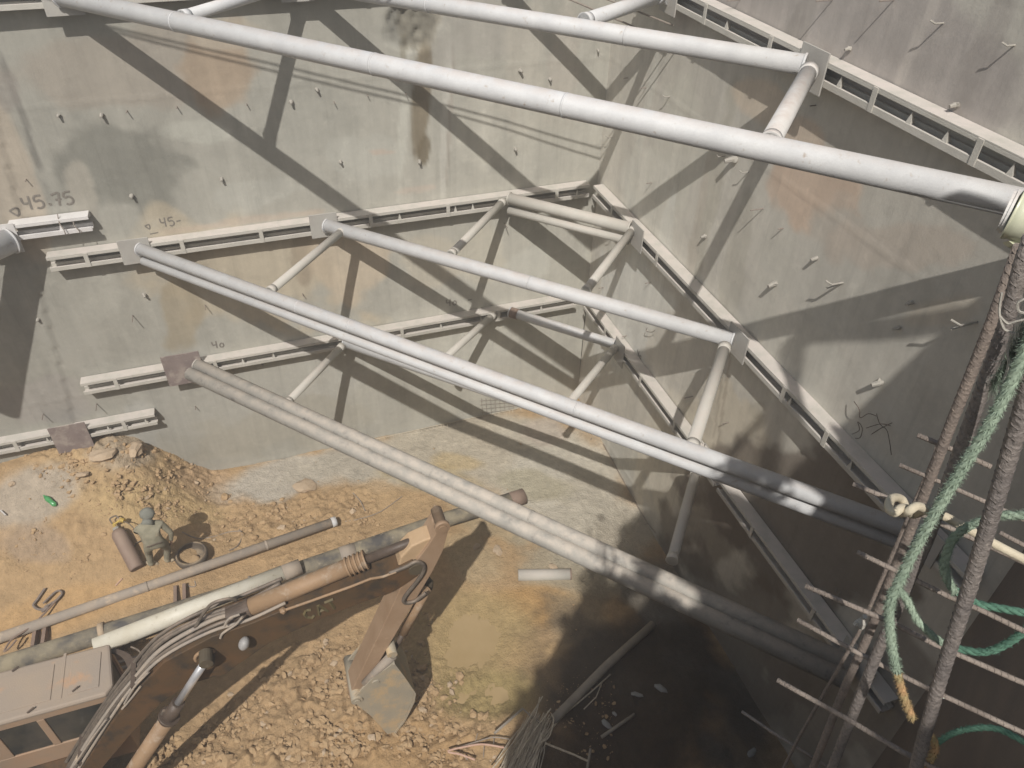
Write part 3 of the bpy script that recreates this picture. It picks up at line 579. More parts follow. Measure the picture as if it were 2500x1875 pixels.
# ------------------------------------------------------------------ stubs of bar and mortar sticking out of the walls
AS = [((143, 280), 'c', 'first of the row at far upper left'), ((248, 279), 'c', 'second of the row at far upper left'), ((711, 247), 'c', 'right above the crossing of the first pair of shadows'), ((773, 217), 'c', 'left of the two cable shadows near the top'), ((322, 476), 'c', 'a little above the faint 45 mark'), ((541, 435), 'c', 'alone in the grey area above the second beam'),
      ((830, 393), 'c', 'just right of the long diagonal shadow'), ((1023, 392), 'c', 'at the foot of the dark wet stain'), ((1269, 170), 'c', 'high right of the wet stain, first of a pair'), ((1341, 192), 'c', 'high right of the wet stain, second of a pair'), ((1459, 122), 'c', 'inside the top V shaped shadow'), ((1257, 362), 'c', 'tiny, above the second beam near the corner'),
      ((352, 718), 'c', 'between the second and third beams at left'), ((94, 776), 'c', 'near the wide vertical shadow at the left edge'), ((640, 886), 'c', 'hanging under the third beam'), ((381, 922), 'c', 'in shadow just left of the rusty plate'),
      ((310, 270), 't', 'right of the second upper left lump'), ((432, 260), 't', 'at the pour line left of the long diagonal shadow'), ((602, 253), 't', 'short, beside the first steep shadow'), ((815, 248), 't', 'just under the cable shadows'), ((896, 230), 't', 'longer, right of the wet stain, under the thick pipe'), ((989, 226), 't', 'left of the wet stain under the thick pipe'), ((64, 438), 't', 'above the painted 45.75'),
      ((324, 770), 'l', 'long and thin above the third beam at left'), ((501, 744), 'l', 'thin, right of the long bar above the third beam'), ((739, 717), 't', 'under the long double pipe at left'), ((1231, 545), 'l', 'under the left end of the short double pipe'), ((1329, 534), 't', 'under the middle of the short double pipe'), ((969, 608), 't', 'above the single second level pipe'), ((477, 992), 't', 'low, near the right end of the lowest beam'), ((106, 1007), 'l', 'above the square rusty plate'), ((236, 985), 'l', 'right of the bar above the square rusty plate')]
BS = [((1797, 388), 'C', 'a big crumbly lump under the thick pipe'), ((2078, 118), 'c', 'above the uppermost beam beside the bearing plate'), ((2340, 255), 'c', 'above the uppermost beam at right'), ((1896, 692), 'C', 'long and whitish left of the wide slanting shadow'), ((2152, 934), 'C', 'blocky, close to the large dark shadow'), ((2195, 800), 'c', 'between the two slanting shadows'), ((2228, 738), 'c', 'inside the wide slanting shadow'), ((1996, 630), 'c', 'in the middle of the tan stained area'),
      ((1724, 576), 'c', 'pale, between the steep shadows'), ((1592, 446), 't', 'tiny, right of the corner above the second beam'), ((1992, 257), 't', 'dot just below the uppermost beam'), ((1914, 557), 't', 'small, left of the tan stained area'), ((2460, 719), 'c', 'pale, at the right edge above the rope'), ((2432, 762), 'c', 'pale, just left of the rope at the right edge'),
      ((2305, 56), 'h', 'bent, left of the upper right corner one'), ((2480, 110), 'h', 'bent, in the upper right corner'), ((1806, 0), 'l', 'at the top edge above the uppermost beam, leftmost'), ((2032, 0), 'l', 'at the top edge, second from the left'), ((2183, 0), 'l', 'at the top edge, third from the left'), ((1635, 236), 'h', 'bent, right of the V shaped shadow'), ((1495, 334), 'h', 'near the corner under the thick pipe'),
      ((1770, 381), 'h', 'just below the thick pipe beside the crumbly lump'), ((1827, 420), 'h', 'thin and bent, right of the crumbly lump'), ((2058, 690), 'H', 'forked, above the wide slanting shadow'), ((2385, 786), 'H', 'longest, near the dark corner'), ((1864, 509), 'l', 'left of the rusty stain'), ((1497, 579), 'h', 'under the right end of the short double pipe'), ((1690, 968), 'l', 'rusty and curved, under the second beam'),
      ((1473, 702), 't', 'short, beside the right brace of the short double pipe'), ((1587, 690), 't', 'short, between the second and third beams'), ((1530, 820), 't', 'rusty, just above the third beam'), ((1778, 1031), 't', 'tiny, over the sunny patch at the shade edge'), ((1534, 190), 't', 'right of the top V shaped shadow'), ((1577, 214), 't', 'small, below the shorter top pipe')]
for side, LS in (('A', AS), ('B', BS)):
    for p, k, lab in LS:
        o = onA(p) if side == 'A' else onB(p)
        N_ = Vector((0, -1, 0)) if side == 'A' else Vector((-1, 0, 0)); T = Vector((1, 0, 0)) if side == 'A' else Vector((0, 1, 0))
        m = MB(); sc = random.uniform(.85, 1.15); s0 = o + N_ * -.05
        wl = 'left' if side == 'A' else 'right'
        if k in 'cC':
            ln = (.09 if k == 'c' else .15) * sc; r = (.022 if k == 'c' else .036) * sc; dr = Vector((0, 0, -.25)) + T * random.uniform(-.3, .3)
            m.tube([s0, o + N_ * ln * .5, o + N_ * ln + dr * ln * .6], [r, r * 1.1, r * .8], 7); m.rock(o + N_ * .02, r * 1.6, (1, 1, .8), 1, .5)
            ob = m.build('mortar_stub', M['stub'], None, origin=o); tag(ob, 'mortar stub on the %s wall, %s' % (wl, lab), 'wall stub', 'mortar stubs on the %s wall' % wl)
        else:
            ln = {'t': .10, 'l': .20, 'h': .13, 'H': .24}[k] * sc; r = {'t': .008, 'l': .008, 'h': .009, 'H': .013}[k]
            pts = [s0, o + N_ * ln]
            if k in 'hH': pts = [s0, o + N_ * ln * .8 - T * .0, o + N_ * ln + T * ln * .35 * (1 if side == 'B' else -1) + Vector((0, 0, .02))]
            m.tube(pts, r, 7)
            if k == 'H': m.tube([o, o + N_ * ln * .7 + T * .10 + Vector((0, 0, -.12))], r * .9, 7)
            ob = m.build('bar_stub', M['thinrust' if k in 'tl' else 'stub'], None, origin=o); tag(ob, 'bar end in the %s wall, %s' % (wl, lab), 'bar stub', 'bar stubs on the %s wall' % wl)
# wires on the short beam and weld rubbish
for p, q, lab in (((145, 545), (160, 572), 'left of two loose wires dangling over the short white beam'), ((181, 550), (196, 569), 'right of two loose wires dangling over the short white beam')):
    a = onA(p, -.25); b = onA(q, -.27); m = MB(); m.tube(bez([a + Vector((0, .1, .12)), a, (a + b) / 2 + Vector((.02, -.03, 0)), b], 4), .008, 6); tag(m.build('tie_wire', M['wire'], None, origin=a), lab, 'wire')
a = onB((1603, 800), -.05); m = MB(); m.tube(bez([onB(q, -.1) for q in ((1580, 800), (1578, 808), (1590, 811), (1600, 806))], 5), .007, 6); tag(m.build('tie_wire', M['wire'], None, origin=a), 'small curl of wire under the single second level pipe', 'wire')
t = thing('torn_bracket', 'bent rusty bracket with wires at the end of the third right beam', 'bracket', onB((1690, 1080), -.3))
m = MB(); P = [onB(q, -.35) for q in ((1655, 1071), (1720, 1094), (1716, 1106), (1652, 1082))]; m.prism(P, (-.02, -.02, -.01)); m.build('sheet', M['rusty2'], t)
m = MB()
for a, b in (((1716, 1100), (1722, 1082)), ((1722, 1082), (1740, 1108)), ((1708, 1070), (1716, 1084)), ((1705, 1092), (1712, 1075))): m.tube([onB(a, -.38), onB(b, -.34)], .010, 6)
m.build('wire_end', M['stub'], t)
# exposed reinforcement along the foot of the walls
t = thing('exposed_mesh', 'thin exposed reinforcing wires along the foot of the left wall', 'wire mesh', onA((900, 1075)))
m = MB(); L_ = [(500, 1172), (640, 1136), (760, 1108), (910, 1074), (1060, 1040), (1247, 1001), (1392, 968)]
W_ = [onA(q, -.05) for q in L_]; m.tube(W_, .009, 6); m.tube([v + Vector((0, -.03, -.06)) for v in W_], .007, 6)
for i in range(70):
    k = random.random() * (len(W_) - 1); j = int(k); P = W_[j].lerp(W_[j + 1], k - j)
    if random.random() < .75 or k < 2.6: m.tube([P + Vector((0, -.01, random.uniform(0, .05))), P + Vector((random.uniform(-.02, .02), -.06, -random.uniform(.03, .13)))], .006, 5)
m.build('wires', M['straw'], t)
m = MB()
for k in range(9):
    m.tube([onA((1058 + k * 11, 1085 + k * 3), -.05) + Vector((0, -.02, .12)), onA((1055 + k * 11, 1120 + k * 4), -.1) + Vector((0, -.02, -.05))], .004, 5)
for k in range(5):
    m.tube([onA((1050, 1082 + k * 9), -.12), onA((1190, 1102 + k * 13), -.12)], .004, 5)
for k in range(8): m.tube([onA((1175 + k * 11, 972), -.045), onA((1178 + k * 11, 1012), -.045)], .004, 5)
for k in range(4): m.tube([onA((1172, 978 + k * 10), -.05), onA((1262, 972 + k * 9), -.05)], .004, 5)
m.build('grid', M['wire'], t)
t = thing('exposed_mesh', 'few rusty wire ends along the foot of the right wall beside the corner', 'wire mesh', onB((1500, 1130)))
m = MB(); m.tube([onB(q, -.05) for q in ((1473, 1083), (1518, 1165), (1581, 1278), (1600, 1300))], .010, 6)
m.tube([onB((1581, 1278), -.05), onB((1574, 1280), -.2)], .009, 6); m.tube([onB((1448, 1065), -.05), onB((1443, 1072), -.3)], .009, 6); m.build('wires', M['wire'], t)

t = thing('wire_tangle', 'tangle of dark wires on the right wall, in shade near the rope', 'wire', onB((2130, 1040), -.05))
m = MB()
for pp in ([(2085, 980), (2098, 1000), (2100, 1020), (2120, 1010), (2140, 1016)], [(2080, 1060), (2098, 1050), (2094, 1030), (2105, 1045), (2100, 1068), (2088, 1070)], [(2115, 1045), (2150, 1035), (2175, 1040)], [(2140, 1010), (2148, 1035), (2165, 1050), (2172, 1080), (2176, 1110)], [(2128, 1060), (2150, 1046), (2178, 1032)]):
    m.tube(bez([onB(q, -.08 - .05 * (i % 2)) for i, q in enumerate(pp)], 4), .005, 6)
m.build('wires', M['exdark'], t)
# ------------------------------------------------------------------ pipes and rubbish on the pit floor
def floorpipe(name, label, pts, r, mt, bands=(), lift=None, cat='steel pipe', endm=None, group=None):
    P = []
    for p in pts:
        g = gz(p); P.append(Vector((g.x, g.y, g.z + (r if lift is None else lift))))
    t = thing(name, label, cat, P[0], group)
    m = MB(); m.tube(P, r, 28); m.build('pipe', M[mt], t, smooth=True)
    d = (P[-1] - P[0]).normalized()
    for b, rr, ln, mm in bands:
        c = P[0] + (P[-1] - P[0]) * b; m = MB(); m.tube([c - d * ln / 2, c + d * ln / 2], r * rr, 28); m.build('joint_band', M[mm], t, smooth=True)
    return t, P
t, P = floorpipe('ground_pipe', 'long thin grey pipe on the dirt, a chain looped round its left end', [(-40, 1590), (822, 1288)], .095, 'mudpipe', [(.995, 1.08, .10, 'white'), (.43, 1.05, .05, 'mudpipe'), (.78, 1.04, .05, 'mudpipe')], .20)
for q in ((100, 1540), (440, 1440)):
    for dx in (-.07, .09):
        g = gz(q); m = MB(); m.box((g.x + dx - .03, g.y - .35, g.z - .05), (g.x + dx + .03, g.y + .05, g.z + .10)); m.build('support_lug', M['rusty2'], t)
t, P = floorpipe('ground_pipe', 'long mottled muddy pipe, middle of the three, running behind the excavator arm', [(-60, 1665), (540, 1475), (1090, 1285), (1278, 1228)], .16, 'mottled', [(.63, 1.03, .30, 'mudpipe'), (.20, 1.10, .10, 'rockg'), (.985, 1.06, .32, 'rusty2'), (.45, 1.02, .05, 'mudpipe')], .22)
t, P = floorpipe('ground_pipe', 'ivory white pipe lying beside the excavator cab, brightest of the three', [(250, 1612), (700, 1432)], .155, 'ivory', [], .42)
d = (P[1] - P[0]).normalized()
m = MB(); m.tube([P[1], P[1] + d * .34], .15, 28); m.build('end_sleeve', M['mudpipe'], t, smooth=True)
for xx in (P[0].x + .2, P[1].x - .35):
    m = MB(); m.box((xx, P[0].y - .1, -.05), (xx + .15, P[0].y + .3, .28)); m.build('sleeper', M['rusty2'], t)
# three thin bars beside the ivory pipe
for k, (a, b, lab) in enumerate((((285, 1625), (470, 1575), 'upper'), ((288, 1640), (480, 1590), 'middle'), ((292, 1655), (460, 1612), 'lower'))):
    A = gz(a); B = gz(b); m = MB(); m.tube([A + Vector((0, 0, .08)), B + Vector((0, 0, .08))], .028, 10); tag(m.build('ground_bar', M['mudpipe'], None, origin=A, smooth=True), '%s of three dusty bars lying between the ivory pipe and the boom hoses' % lab, 'steel bar', 'bars beside the ivory pipe')
# short reddish pipe end behind the grey double pipe is the end of the mottled pipe; half buried pipe by the puddle
t, P = floorpipe('buried_pipe', 'cream pipe length half buried in the pale ground right of the arm shadow', [(1265, 1406), (1394, 1404)], .115, 'cream', [(.99, 1.03, .03, 'rusty2')], .02)
t, P = floorpipe('wood_pole', 'long pole lying in the shade, its lower end at the reed bundle', [(1592, 1532), (1480, 1632), (1350, 1765)], .075, 'pole', [], .10, 'pole')
t, P = floorpipe('wood_pole', 'short thin stick lying in the dark right of the reed bundle', [(1548, 1748), (1468, 1803)], .03, 'pole', [], .05, 'stick')
t, P = floorpipe('wood_pole', 'long bent thin stick in the shade just below the long pole', [(1490, 1650), (1440, 1695), (1380, 1745), (1330, 1800)], .014, 'straw', [], .05, 'stick')
t, P = floorpipe('wood_pole', 'thin crooked twig in the shade further right of the bent stick', [(1470, 1668), (1455, 1705), (1425, 1735)], .010, 'straw', [], .05, 'stick')
# reeds
t = thing('reed_bundle', 'bundle of dry reeds splayed on the ground at the bottom edge, half in shade', 'reeds', gz((1280, 1820)))
def stalks(n, a0, a1, b0, b1, rr, w0, w1):
    m = MB()
    for _ in range(n):
        k = random.random(); p = (a0[0] + (a1[0] - a0[0]) * k + random.gauss(0, w0), a0[1] + (a1[1] - a0[1]) * k + random.gauss(0, w0)); q = (b0[0] + (b1[0] - b0[0]) * k + random.gauss(0, w1), b0[1] + (b1[1] - b0[1]) * k + random.gauss(0, w1))
        A = onZ(p, .05 + random.random() * .25); B = onZ(q, .05 + random.random() * .25); m.tube([A, (A + B) / 2 + Vector((random.gauss(0, .02), random.gauss(0, .02), .05)), B], rr * random.uniform(.6, 1.2), 5)
    return m
stalks(90, (1275, 1780), (1345, 1760), (1215, 1885), (1300, 1900), .009, 7, 12).build('stalks', M['straw'], t)
stalks(22, (1300, 1735), (1345, 1745), (1240, 1830), (1290, 1850), .009, 6, 10).build('stalks', M['straw'], t)
for pts, lab in (([(1325, 1700), (1298, 1745), (1255, 1810), (1195, 1885)], 'long straight reed stalk leaning up from the bundle'), ([(1318, 1702), (1308, 1745), (1295, 1765)], 'short reed stalk standing over the bundle'), ([(1346, 1742), (1352, 1760), (1340, 1800), (1318, 1812)], 'reed bent round at the right of the bundle'), ([(1345, 1730), (1300, 1790), (1262, 1850)], 'straight reed along the top of the bundle')):
    P = [onZ(q, .35) for q in pts]; m = MB(); m.tube(bez(P, 4), .011, 6); tag(m.build('reed', M['straw'], None, origin=P[0]), lab, 'reed')
def plank(name, label, pts, w_, mt, z=.25, cat='wood scrap'):
    P = [onZ(q, z) for q in pts]; m = MB(); m.tube(P, w_, 6); return tag(m.build(name, M[mt], None, origin=P[0]), label, cat)
plank('bent_lath', 'pale bent strip crossing behind the reed bundle', [(1207, 1790), (1276, 1730), (1300, 1752), (1325, 1768)], .022, 'pole')
plank('wood_scrap', 'pale lath pointing down from the middle of the reed bundle', [(1322, 1790), (1312, 1830), (1296, 1885)], .03, 'straw')
plank('wood_scrap', 'long lath running right from the reed bundle into the dark', [(1332, 1815), (1400, 1842), (1435, 1858)], .018, 'straw')
plank('wood_scrap', 'upright lath in the dark at the bottom edge right of the reeds', [(1442, 1828), (1432, 1885)], .022, 'pole')
t = thing('bent_stirrup', 'pinkish bent steel stirrup lying on the clods left of the reed bundle', 'steel stirrup', gz((1093, 1832)))
m = MB(); m.tube(bez([onZ(q, .16) for q in ((1160, 1855), (1125, 1842), (1093, 1834), (1140, 1822), (1180, 1817), (1235, 1826))], 5), .016, 8); m.build('bar', M['pink'], t)
m = MB(); m.tube(bez([onZ(q, .14) for q in ((1098, 1832), (1160, 1812), (1205, 1800), (1250, 1806))], 5), .011, 8)
for a, b in (((1166, 1790), (1160, 1812)), ((1206, 1796), (1205, 1822)), ((1182, 1820), (1180, 1850)), ((1130, 1842), (1142, 1855))): m.tube([onZ(a, .15), onZ(b, .12)], .006, 5)
m.build('bar', M['wire'], t)
for p, r, lab in (((1555, 1698), .11, 'pale broken tile lying in the dark right of the long pole'), ((1612, 1682), .12, 'dim angular rubble right of the pale tile'), ((1480, 1770), .10, 'dim flat rubble left of the short stick'), ((1835, 1840), .10, 'greyish fragment in the darkest bottom corner'), ((1500, 1745), .05, 'small reddish rubble piece beside the short stick')):
    g = gz(p); m = MB(); m.rock((g.x, g.y, g.z + .03), r, (1.2, .6, .25), 1, .2); tag(m.build('rubble_piece', M['foil'], None, origin=g), lab, 'rubble')
# chain and rope rubbish left
t = thing('chain_loop', 'muddy chain lying over the left end of the thin pipe', 'chain', gz((60, 1530)))
m = MB(); m.tube(bez([onZ(q, .36) for q in ((160, 1440), (120, 1485), (75, 1530), (30, 1560), (10, 1590), (25, 1580), (40, 1562))], 5), .018, 6); m.build('links', M['rusty2'], t)
t = thing('rusty_hook', 'rusty bent bar and ring lying left of the gas cylinder above the thin pipe', 'steel scrap', gz((110, 1470)))
m = MB(); m.tube(bez([gz(q) + Vector((0, 0, .05)) for q in ((112, 1440), (95, 1465), (84, 1482), (100, 1492), (120, 1485), (104, 1498))], 5), .022, 7); m.build('bar', M['rust'], t)
m = MB(); m.tube(bez([gz(q) + Vector((0, 0, .06)) for q in ((108, 1478), (140, 1448), (154, 1452), (140, 1470), (112, 1486))], 5), .018, 7); m.build('ring', M['rust'], t)
def lie(name, label, pts, r, mt, cat, dz=.02):
    P = [gz(q) + Vector((0, 0, dz)) for q in pts]; m = MB(); m.tube(bez(P, 5), r, 7); return tag(m.build(name, M[mt], None, origin=P[0]), label, cat)
lie('gas_hose', 'thin hose running from the worker to the right over the dirt', [(445, 1300), (480, 1315), (520, 1312), (560, 1300), (590, 1298)], .010, 'wire', 'hose')
lie('gas_hose', 'dark hose curving down on the dirt right of the worker', [(585, 1295), (592, 1310), (580, 1335), (560, 1345)], .014, 'hose', 'hose')
lie('gas_hose', 'short loop of hose between the worker and the tyre', [(442, 1345), (428, 1360), (422, 1370), (430, 1375)], .012, 'hose', 'hose')
lie('tie_wire', 'long wire lying across the dirt behind the pipe end at centre', [(982, 1213), (930, 1250), (880, 1268), (840, 1275)], .008, 'wire', 'wire')
lie('tie_wire', 'small wire hook between the thin and the mottled pipe', [(476, 1420), (478, 1432), (466, 1434), (458, 1428)], .010, 'wire', 'wire')
lie('tie_wire', 'short wire sticking up at the far edge of the dirt mound by the boulder', [(862, 1205), (880, 1225), (892, 1250)], .010, 'wire', 'wire')
m = MB(); A = gz((2, 1246)); B = gz((15, 1259)); m.tube([A + Vector((0, 0, .03)), B + Vector((0, 0, .05))], .014, 6); tag(m.build('white_stick', M['white'], None, origin=A), 'tiny white stick on the dirt at the left edge', 'stick')
m = MB(); A = gz((283, 1432)); B = gz((300, 1416)); m.tube([A + Vector((0, 0, .03)), B + Vector((0, 0, .05))], .012, 6); tag(m.build('red_stick', M['pink'], None, origin=A), 'tiny red and white stick left of the gas cylinder foot', 'stick')
# squashed green bottle
g = gz((122, 1222)); t = thing('green_bottle', 'crumpled green plastic bottle on the dirt at the upper left', 'bottle', g)
a = gz((110, 1213)) + Vector((0, 0, .05)); b = gz((136, 1233)) + Vector((0, 0, .05)); m = MB(); m.tube([a, a.lerp(b, .08), a.lerp(b, .3), a.lerp(b, .6), a.lerp(b, .85), b], [.02, .035, .055, .045, .05, .02], 10); m.build('body', M['bottle'], t, smooth=True)
m = MB(); m.tube([a - (b - a) * .1, a], .016, 8); m.build('neck', M['bottle'], t)
# gas cylinder
A = gz((289, 1302)); B = gz((340, 1398)); A.z += .16; B.z += .13; d = (B - A).normalized()
t = thing('gas_cylinder', 'brown gas cylinder lying on the dirt left of the worker', 'gas cylinder', (A.x, A.y, A.z - .1))
m = MB(); m.tube([A, A + d * .04, A + d * .10, B - d * .03, B], [.07, .11, .135, .135, .12], 24); m.build('body', M['gascyl'], t, smooth=True)
m = MB(); m.tube([A - d * .05, A + d * .05], .062, 14); m.build('collar', M['stub'], t, smooth=True)
m = MB(); m.tube([A - d * .16, A - d * .04], [.02, .03], 10); v = A - d * .12; m.tube([v, v + Vector((.13, .04, .04))], .022, 8); m.tube([v + Vector((.13, .04, .04)), v + Vector((.20, .0, .04))], .045, 10); m.build('valve', M['brass'], t)
m = MB(); m.tube(bez([v + Vector((-.02, 0, .03)), v + Vector((-.05, .08, .09)), v + Vector((.05, .12, .10)), v + Vector((.10, .08, .06))], 4), .014, 6); m.build('gauge_guard', M['hose'], t)
m = MB(); w0 = gz((352, 1328)) + Vector((0, 0, .2)); m.tube(bez([v + Vector((.16, 0, .04)), v + Vector((.30, -.12, .02)), w0, gz((333, 1326)) + Vector((0, 0, .05)), gz((326, 1338)) + Vector((0, 0, .02))], 5), .010, 6); m.build('hose', M['hose'], t)
# tyre with sand in it
g = gz((472, 1366)); t = thing('old_tyre', 'black tyre lying flat on the dirt right of the worker, sand inside', 'tyre', g)
m = MB(); rings = 8; seg = 28; vs = []; R_, r_ = .215, .085
prof = [(R_ + .035, .0), (R_ + .085, .08), (R_ + .095, .16), (R_ + .07, .215), (R_ + .04, .22), (R_ + .035, .19), (R_ + .045, .10), (R_ - .01, .03), (R_ - .08, .02)]
for k in range(seg):
    a = 2 * math.pi * k / seg
    for (rr, zz) in prof: vs.append((g.x + rr * math.cos(a), g.y + rr * math.sin(a), g.z + zz - .01))
n_ = len(prof); m.add(vs, [(k * n_ + j, ((k + 1) % seg) * n_ + j, ((k + 1) % seg) * n_ + j + 1, k * n_ + j + 1) for k in range(seg) for j in range(n_ - 1)])
m.build('rubber', M['tyre'], t, smooth=True)
m = MB(); m.tube([(g.x - .03, g.y - .04, g.z - .01), (g.x - .03, g.y - .04, g.z + .045)], [.20, .12], 20); m.build('sand', M['rock'], t, smooth=True)

# ------------------------------------------------------------------ worker, bent over, seen from behind and above
def skinned(name, mt, parent, chains, sub=2):
    vs, rs, es = [], [], []
    idx = {}
    def vid(p, r):
        k = tuple(round(c, 4) for c in p)
        if k not in idx: idx[k] = len(vs); vs.append(k); rs.append(r)
        return idx[k]
    for ch in chains:
        pr = None
        for p, r in ch:
            i = vid(p, r)
            if pr is not None: es.append((pr, i))
            pr = i
    o0 = parent_world(parent); me = bpy.data.meshes.new(name); me.from_pydata([(v[0] - o0.x, v[1] - o0.y, v[2] - o0.z) for v in vs], es, [])
    o = bpy.data.objects.new(name, me); link(o, parent); me.materials.append(M[mt])
    sk = o.modifiers.new('skin', 'SKIN'); sk.use_smooth_shade = True
    if not me.skin_vertices: 
        bm = bmesh.new(); bm.from_mesh(me); bm.verts.layers.skin.verify(); bm.to_mesh(me); bm.free()
    for i, r in enumerate(rs):
        q = r if isinstance(r, tuple) else (r, r); me.skin_vertices[0].data[i].radius = q; me.skin_vertices[0].data[i].use_root = (i == 0)
    ss = o.modifiers.new('sub', 'SUBSURF'); ss.levels = sub; ss.render_levels = sub
    return o
gf = gz((372, 1388)); fz = gf.z
LF = gz((372, 1384)); RF = gz((412, 1376))
hip = onZ((376, 1328), fz + .86); LH = hip + Vector((-.10, 0, -.02)); RH = hip + Vector((.12, .02, -.02))
sho = onZ((362, 1282), fz + 1.26); hed = onZ((361, 1260), fz + 1.38)
t = thing('person', 'worker in grey green overalls and dark cap, bent forward beside a gas cylinder', 'person', (gf.x, gf.y, fz))
LK = (LF + LH) / 2 + Vector((-.03, .10, .04)); RK_ = (RF + RH) / 2 + Vector((.05, .10, .04))
tp = lambda v: tuple(v)
mid = hip.lerp(sho, .5) + Vector((0, -.03, .03))
Ls = sho + Vector((-.19, .0, -.05)); Rs = sho + Vector((.20, .02, -.05))
Le = onZ((345, 1302), fz + .98); Re = onZ((408, 1292), fz + 1.05)
Lh = onZ((352, 1322), fz + .75); Rh = onZ((418, 1312), fz + .80)
Le = Ls + (Le - Ls).normalized() * .29; Lh = Le + (Lh - Le).normalized() * .25; Re = Rs + (Re - Rs).normalized() * .29; Rh = Re + (Rh - Re).normalized() * .25
body = [[(tp(hip), (.165, .125)), (tp(mid), (.165, .12)), (tp(sho), (.185, .115)), (tp(sho.lerp(hed, .45)), .06), (tp(hed), .085)],
        [(tp(hip), (.165, .125)), (tp(LH), .105), (tp(LK), .075), (tp(LF + Vector((0, .02, .12))), .06), (tp(LF + Vector((0, -.02, .06))), .055)],
        [(tp(hip), (.165, .125)), (tp(RH), .105), (tp(RK_), .075), (tp(RF + Vector((0, .02, .12))), .06), (tp(RF + Vector((0, -.02, .06))), .055)],
        [(tp(sho), (.185, .115)), (tp(Ls), .07), (tp(Le), .052), (tp(Lh), .038)], [(tp(sho), (.185, .115)), (tp(Rs), .07), (tp(Re), .052), (tp(Rh), .038)]]
skinned('body', 'cloth', t, body)
hd = hed + (hed - sho).normalized() * .03
m = MB(); m.rock(hd, .105, (1, 1.12, 1.08), 3, .04); m.build('head', M['skin'], t, smooth=True)
m = MB(); m.rock(hd + Vector((0, -.02, .045)), .122, (1, 1.08, .92), 3, .06); m.build('cap', M['hood'], t, smooth=True)
m = MB(); m.tube([hd + Vector((0, -.10, -.02)), sho + Vector((0, -.04, .06))], [.085, .11], 14); m.build('neck_cloth', M['hood'], t, smooth=True)
m = MB(); m.rock(hd + Vector((0, .115, -.01)), .022, (1, 1, 1), 1, .1)
for s_ in (-1, 1): m.rock(hd + Vector((s_ * .105, .0, -.01)), .026, (.5, 1, 1.3), 1, .1)
m.build('face_features', M['skin'], t)
b0 = hip.lerp(mid, .35)
m = MB(); m.tube([b0 + Vector((-.10, -.125, .0)), b0 + Vector((.16, -.115, .035))], .012, 6); m.build('belt', M['exdark'], t)
for s_, H_, E_ in ((-1, Lh, Le), (1, Rh, Re)):
    dr = (H_ - E_).normalized(); u, v_ = basis(dr); pal = H_ + dr * .07
    ch = [[(tp(H_), .024), (tp(pal), (.036, .018))]]
    for k in range(4):
        o1 = pal + u * (.03 * (k - 1.5) / 1.5) + dr * .01; L1 = (.075, .085, .08, .062)[k]
        ch.append([(tp(pal), (.036, .018)), (tp(o1 + dr * .015), .010), (tp(o1 + dr * L1 * .6 + v_ * .012), .009), (tp(o1 + dr * L1 + v_ * .035), .008)])
    q = H_ + dr * .03; ch.append([(tp(H_), .024), (tp(q - u * s_ * .035), .012), (tp(q - u * s_ * .05 + dr * .035 + v_ * .012), .010)])
    skinned('hand', 'skin', t, ch, 1)
for Fo in (LF, RF):
    m = MB(); m.rock(Fo + Vector((0, .06, .045)), .10, (.52, 1.35, .5), 2, .12); m.build('boot', M['boot'], t, smooth=True)

# ------------------------------------------------------------------ excavator
YB = -7.12
def yp(p, y=YB): return onp(p, (0, 1, 0), y)
t = thing('excavator', 'dusty brown excavator, cab at the lower left, bucket resting on the dirt', 'excavator', (-11, -7, 0))
top = [(967, 1396), (905, 1413), (780, 1461), (691, 1491), (608, 1525), (516, 1556), (400, 1618), (330, 1690), (270, 1769), (200, 1875), (130, 1990), (95, 2060)]
bot = [(200, 2110), (245, 1985), (250, 1875), (324, 1788), (395, 1715), (460, 1671), (554, 1645), (573, 1629), (658, 1570), (774, 1516), (860, 1481), (957, 1446), (982, 1432), (1019, 1407), (1027, 1388), (1009, 1375)]
P = [yp(q) for q in top + bot]; m = MB(); m.prism(P, (0, .42, 0)); m.build('boom', M['exbrown'], t, bevel=.01)
P = [yp(q, YB + .03) + Vector((0, 0, .012)) for q in top]; vs = []; 
for q in P: vs += [q, q + Vector((0, .36, 0))]
vs2 = vs + [v + Vector((0, 0, -.03)) for v in vs]; n_ = len(P); k2 = 2 * n_
m = MB(); m.add(vs2, [(2 * i, 2 * i + 1, 2 * i + 3, 2 * i + 2) for i in range(n_ - 1)] + [(k2 + 2 * i, k2 + 2 * i + 2, k2 + 2 * i + 3, k2 + 2 * i + 1) for i in range(n_ - 1)] + [(2 * i, 2 * i + 2, k2 + 2 * i + 2, k2 + 2 * i) for i in range(n_ - 1)] + [(2 * i + 1, k2 + 2 * i + 1, k2 + 2 * i + 3, 2 * i + 3) for i in range(n_ - 1)] + [(0, k2, k2 + 1, 1), (k2 - 2, k2 - 1, 2 * k2 - 1, 2 * k2 - 2)])
m.build('boom_top_plate', M['extop'], t)
m = MB(); m.tube([yp(q, YB - .03) for q in ((691, 1491), (760, 1467), (860, 1431), (905, 1413), (935, 1408), (967, 1396))], .018, 8); m.rock(yp((691, 1491), YB - .03), .05, (1, 1, 1), 1, .1); m.build('side_hydraulic_line', M['excyl'], t)
m = MB(); m.tube([yp((1018, 1392), YB - .02), yp((1018, 1392), YB - .05) + Vector((0, .52, 0))], .11, 22); m.build('arm_pivot_pin', M['extop'], t)
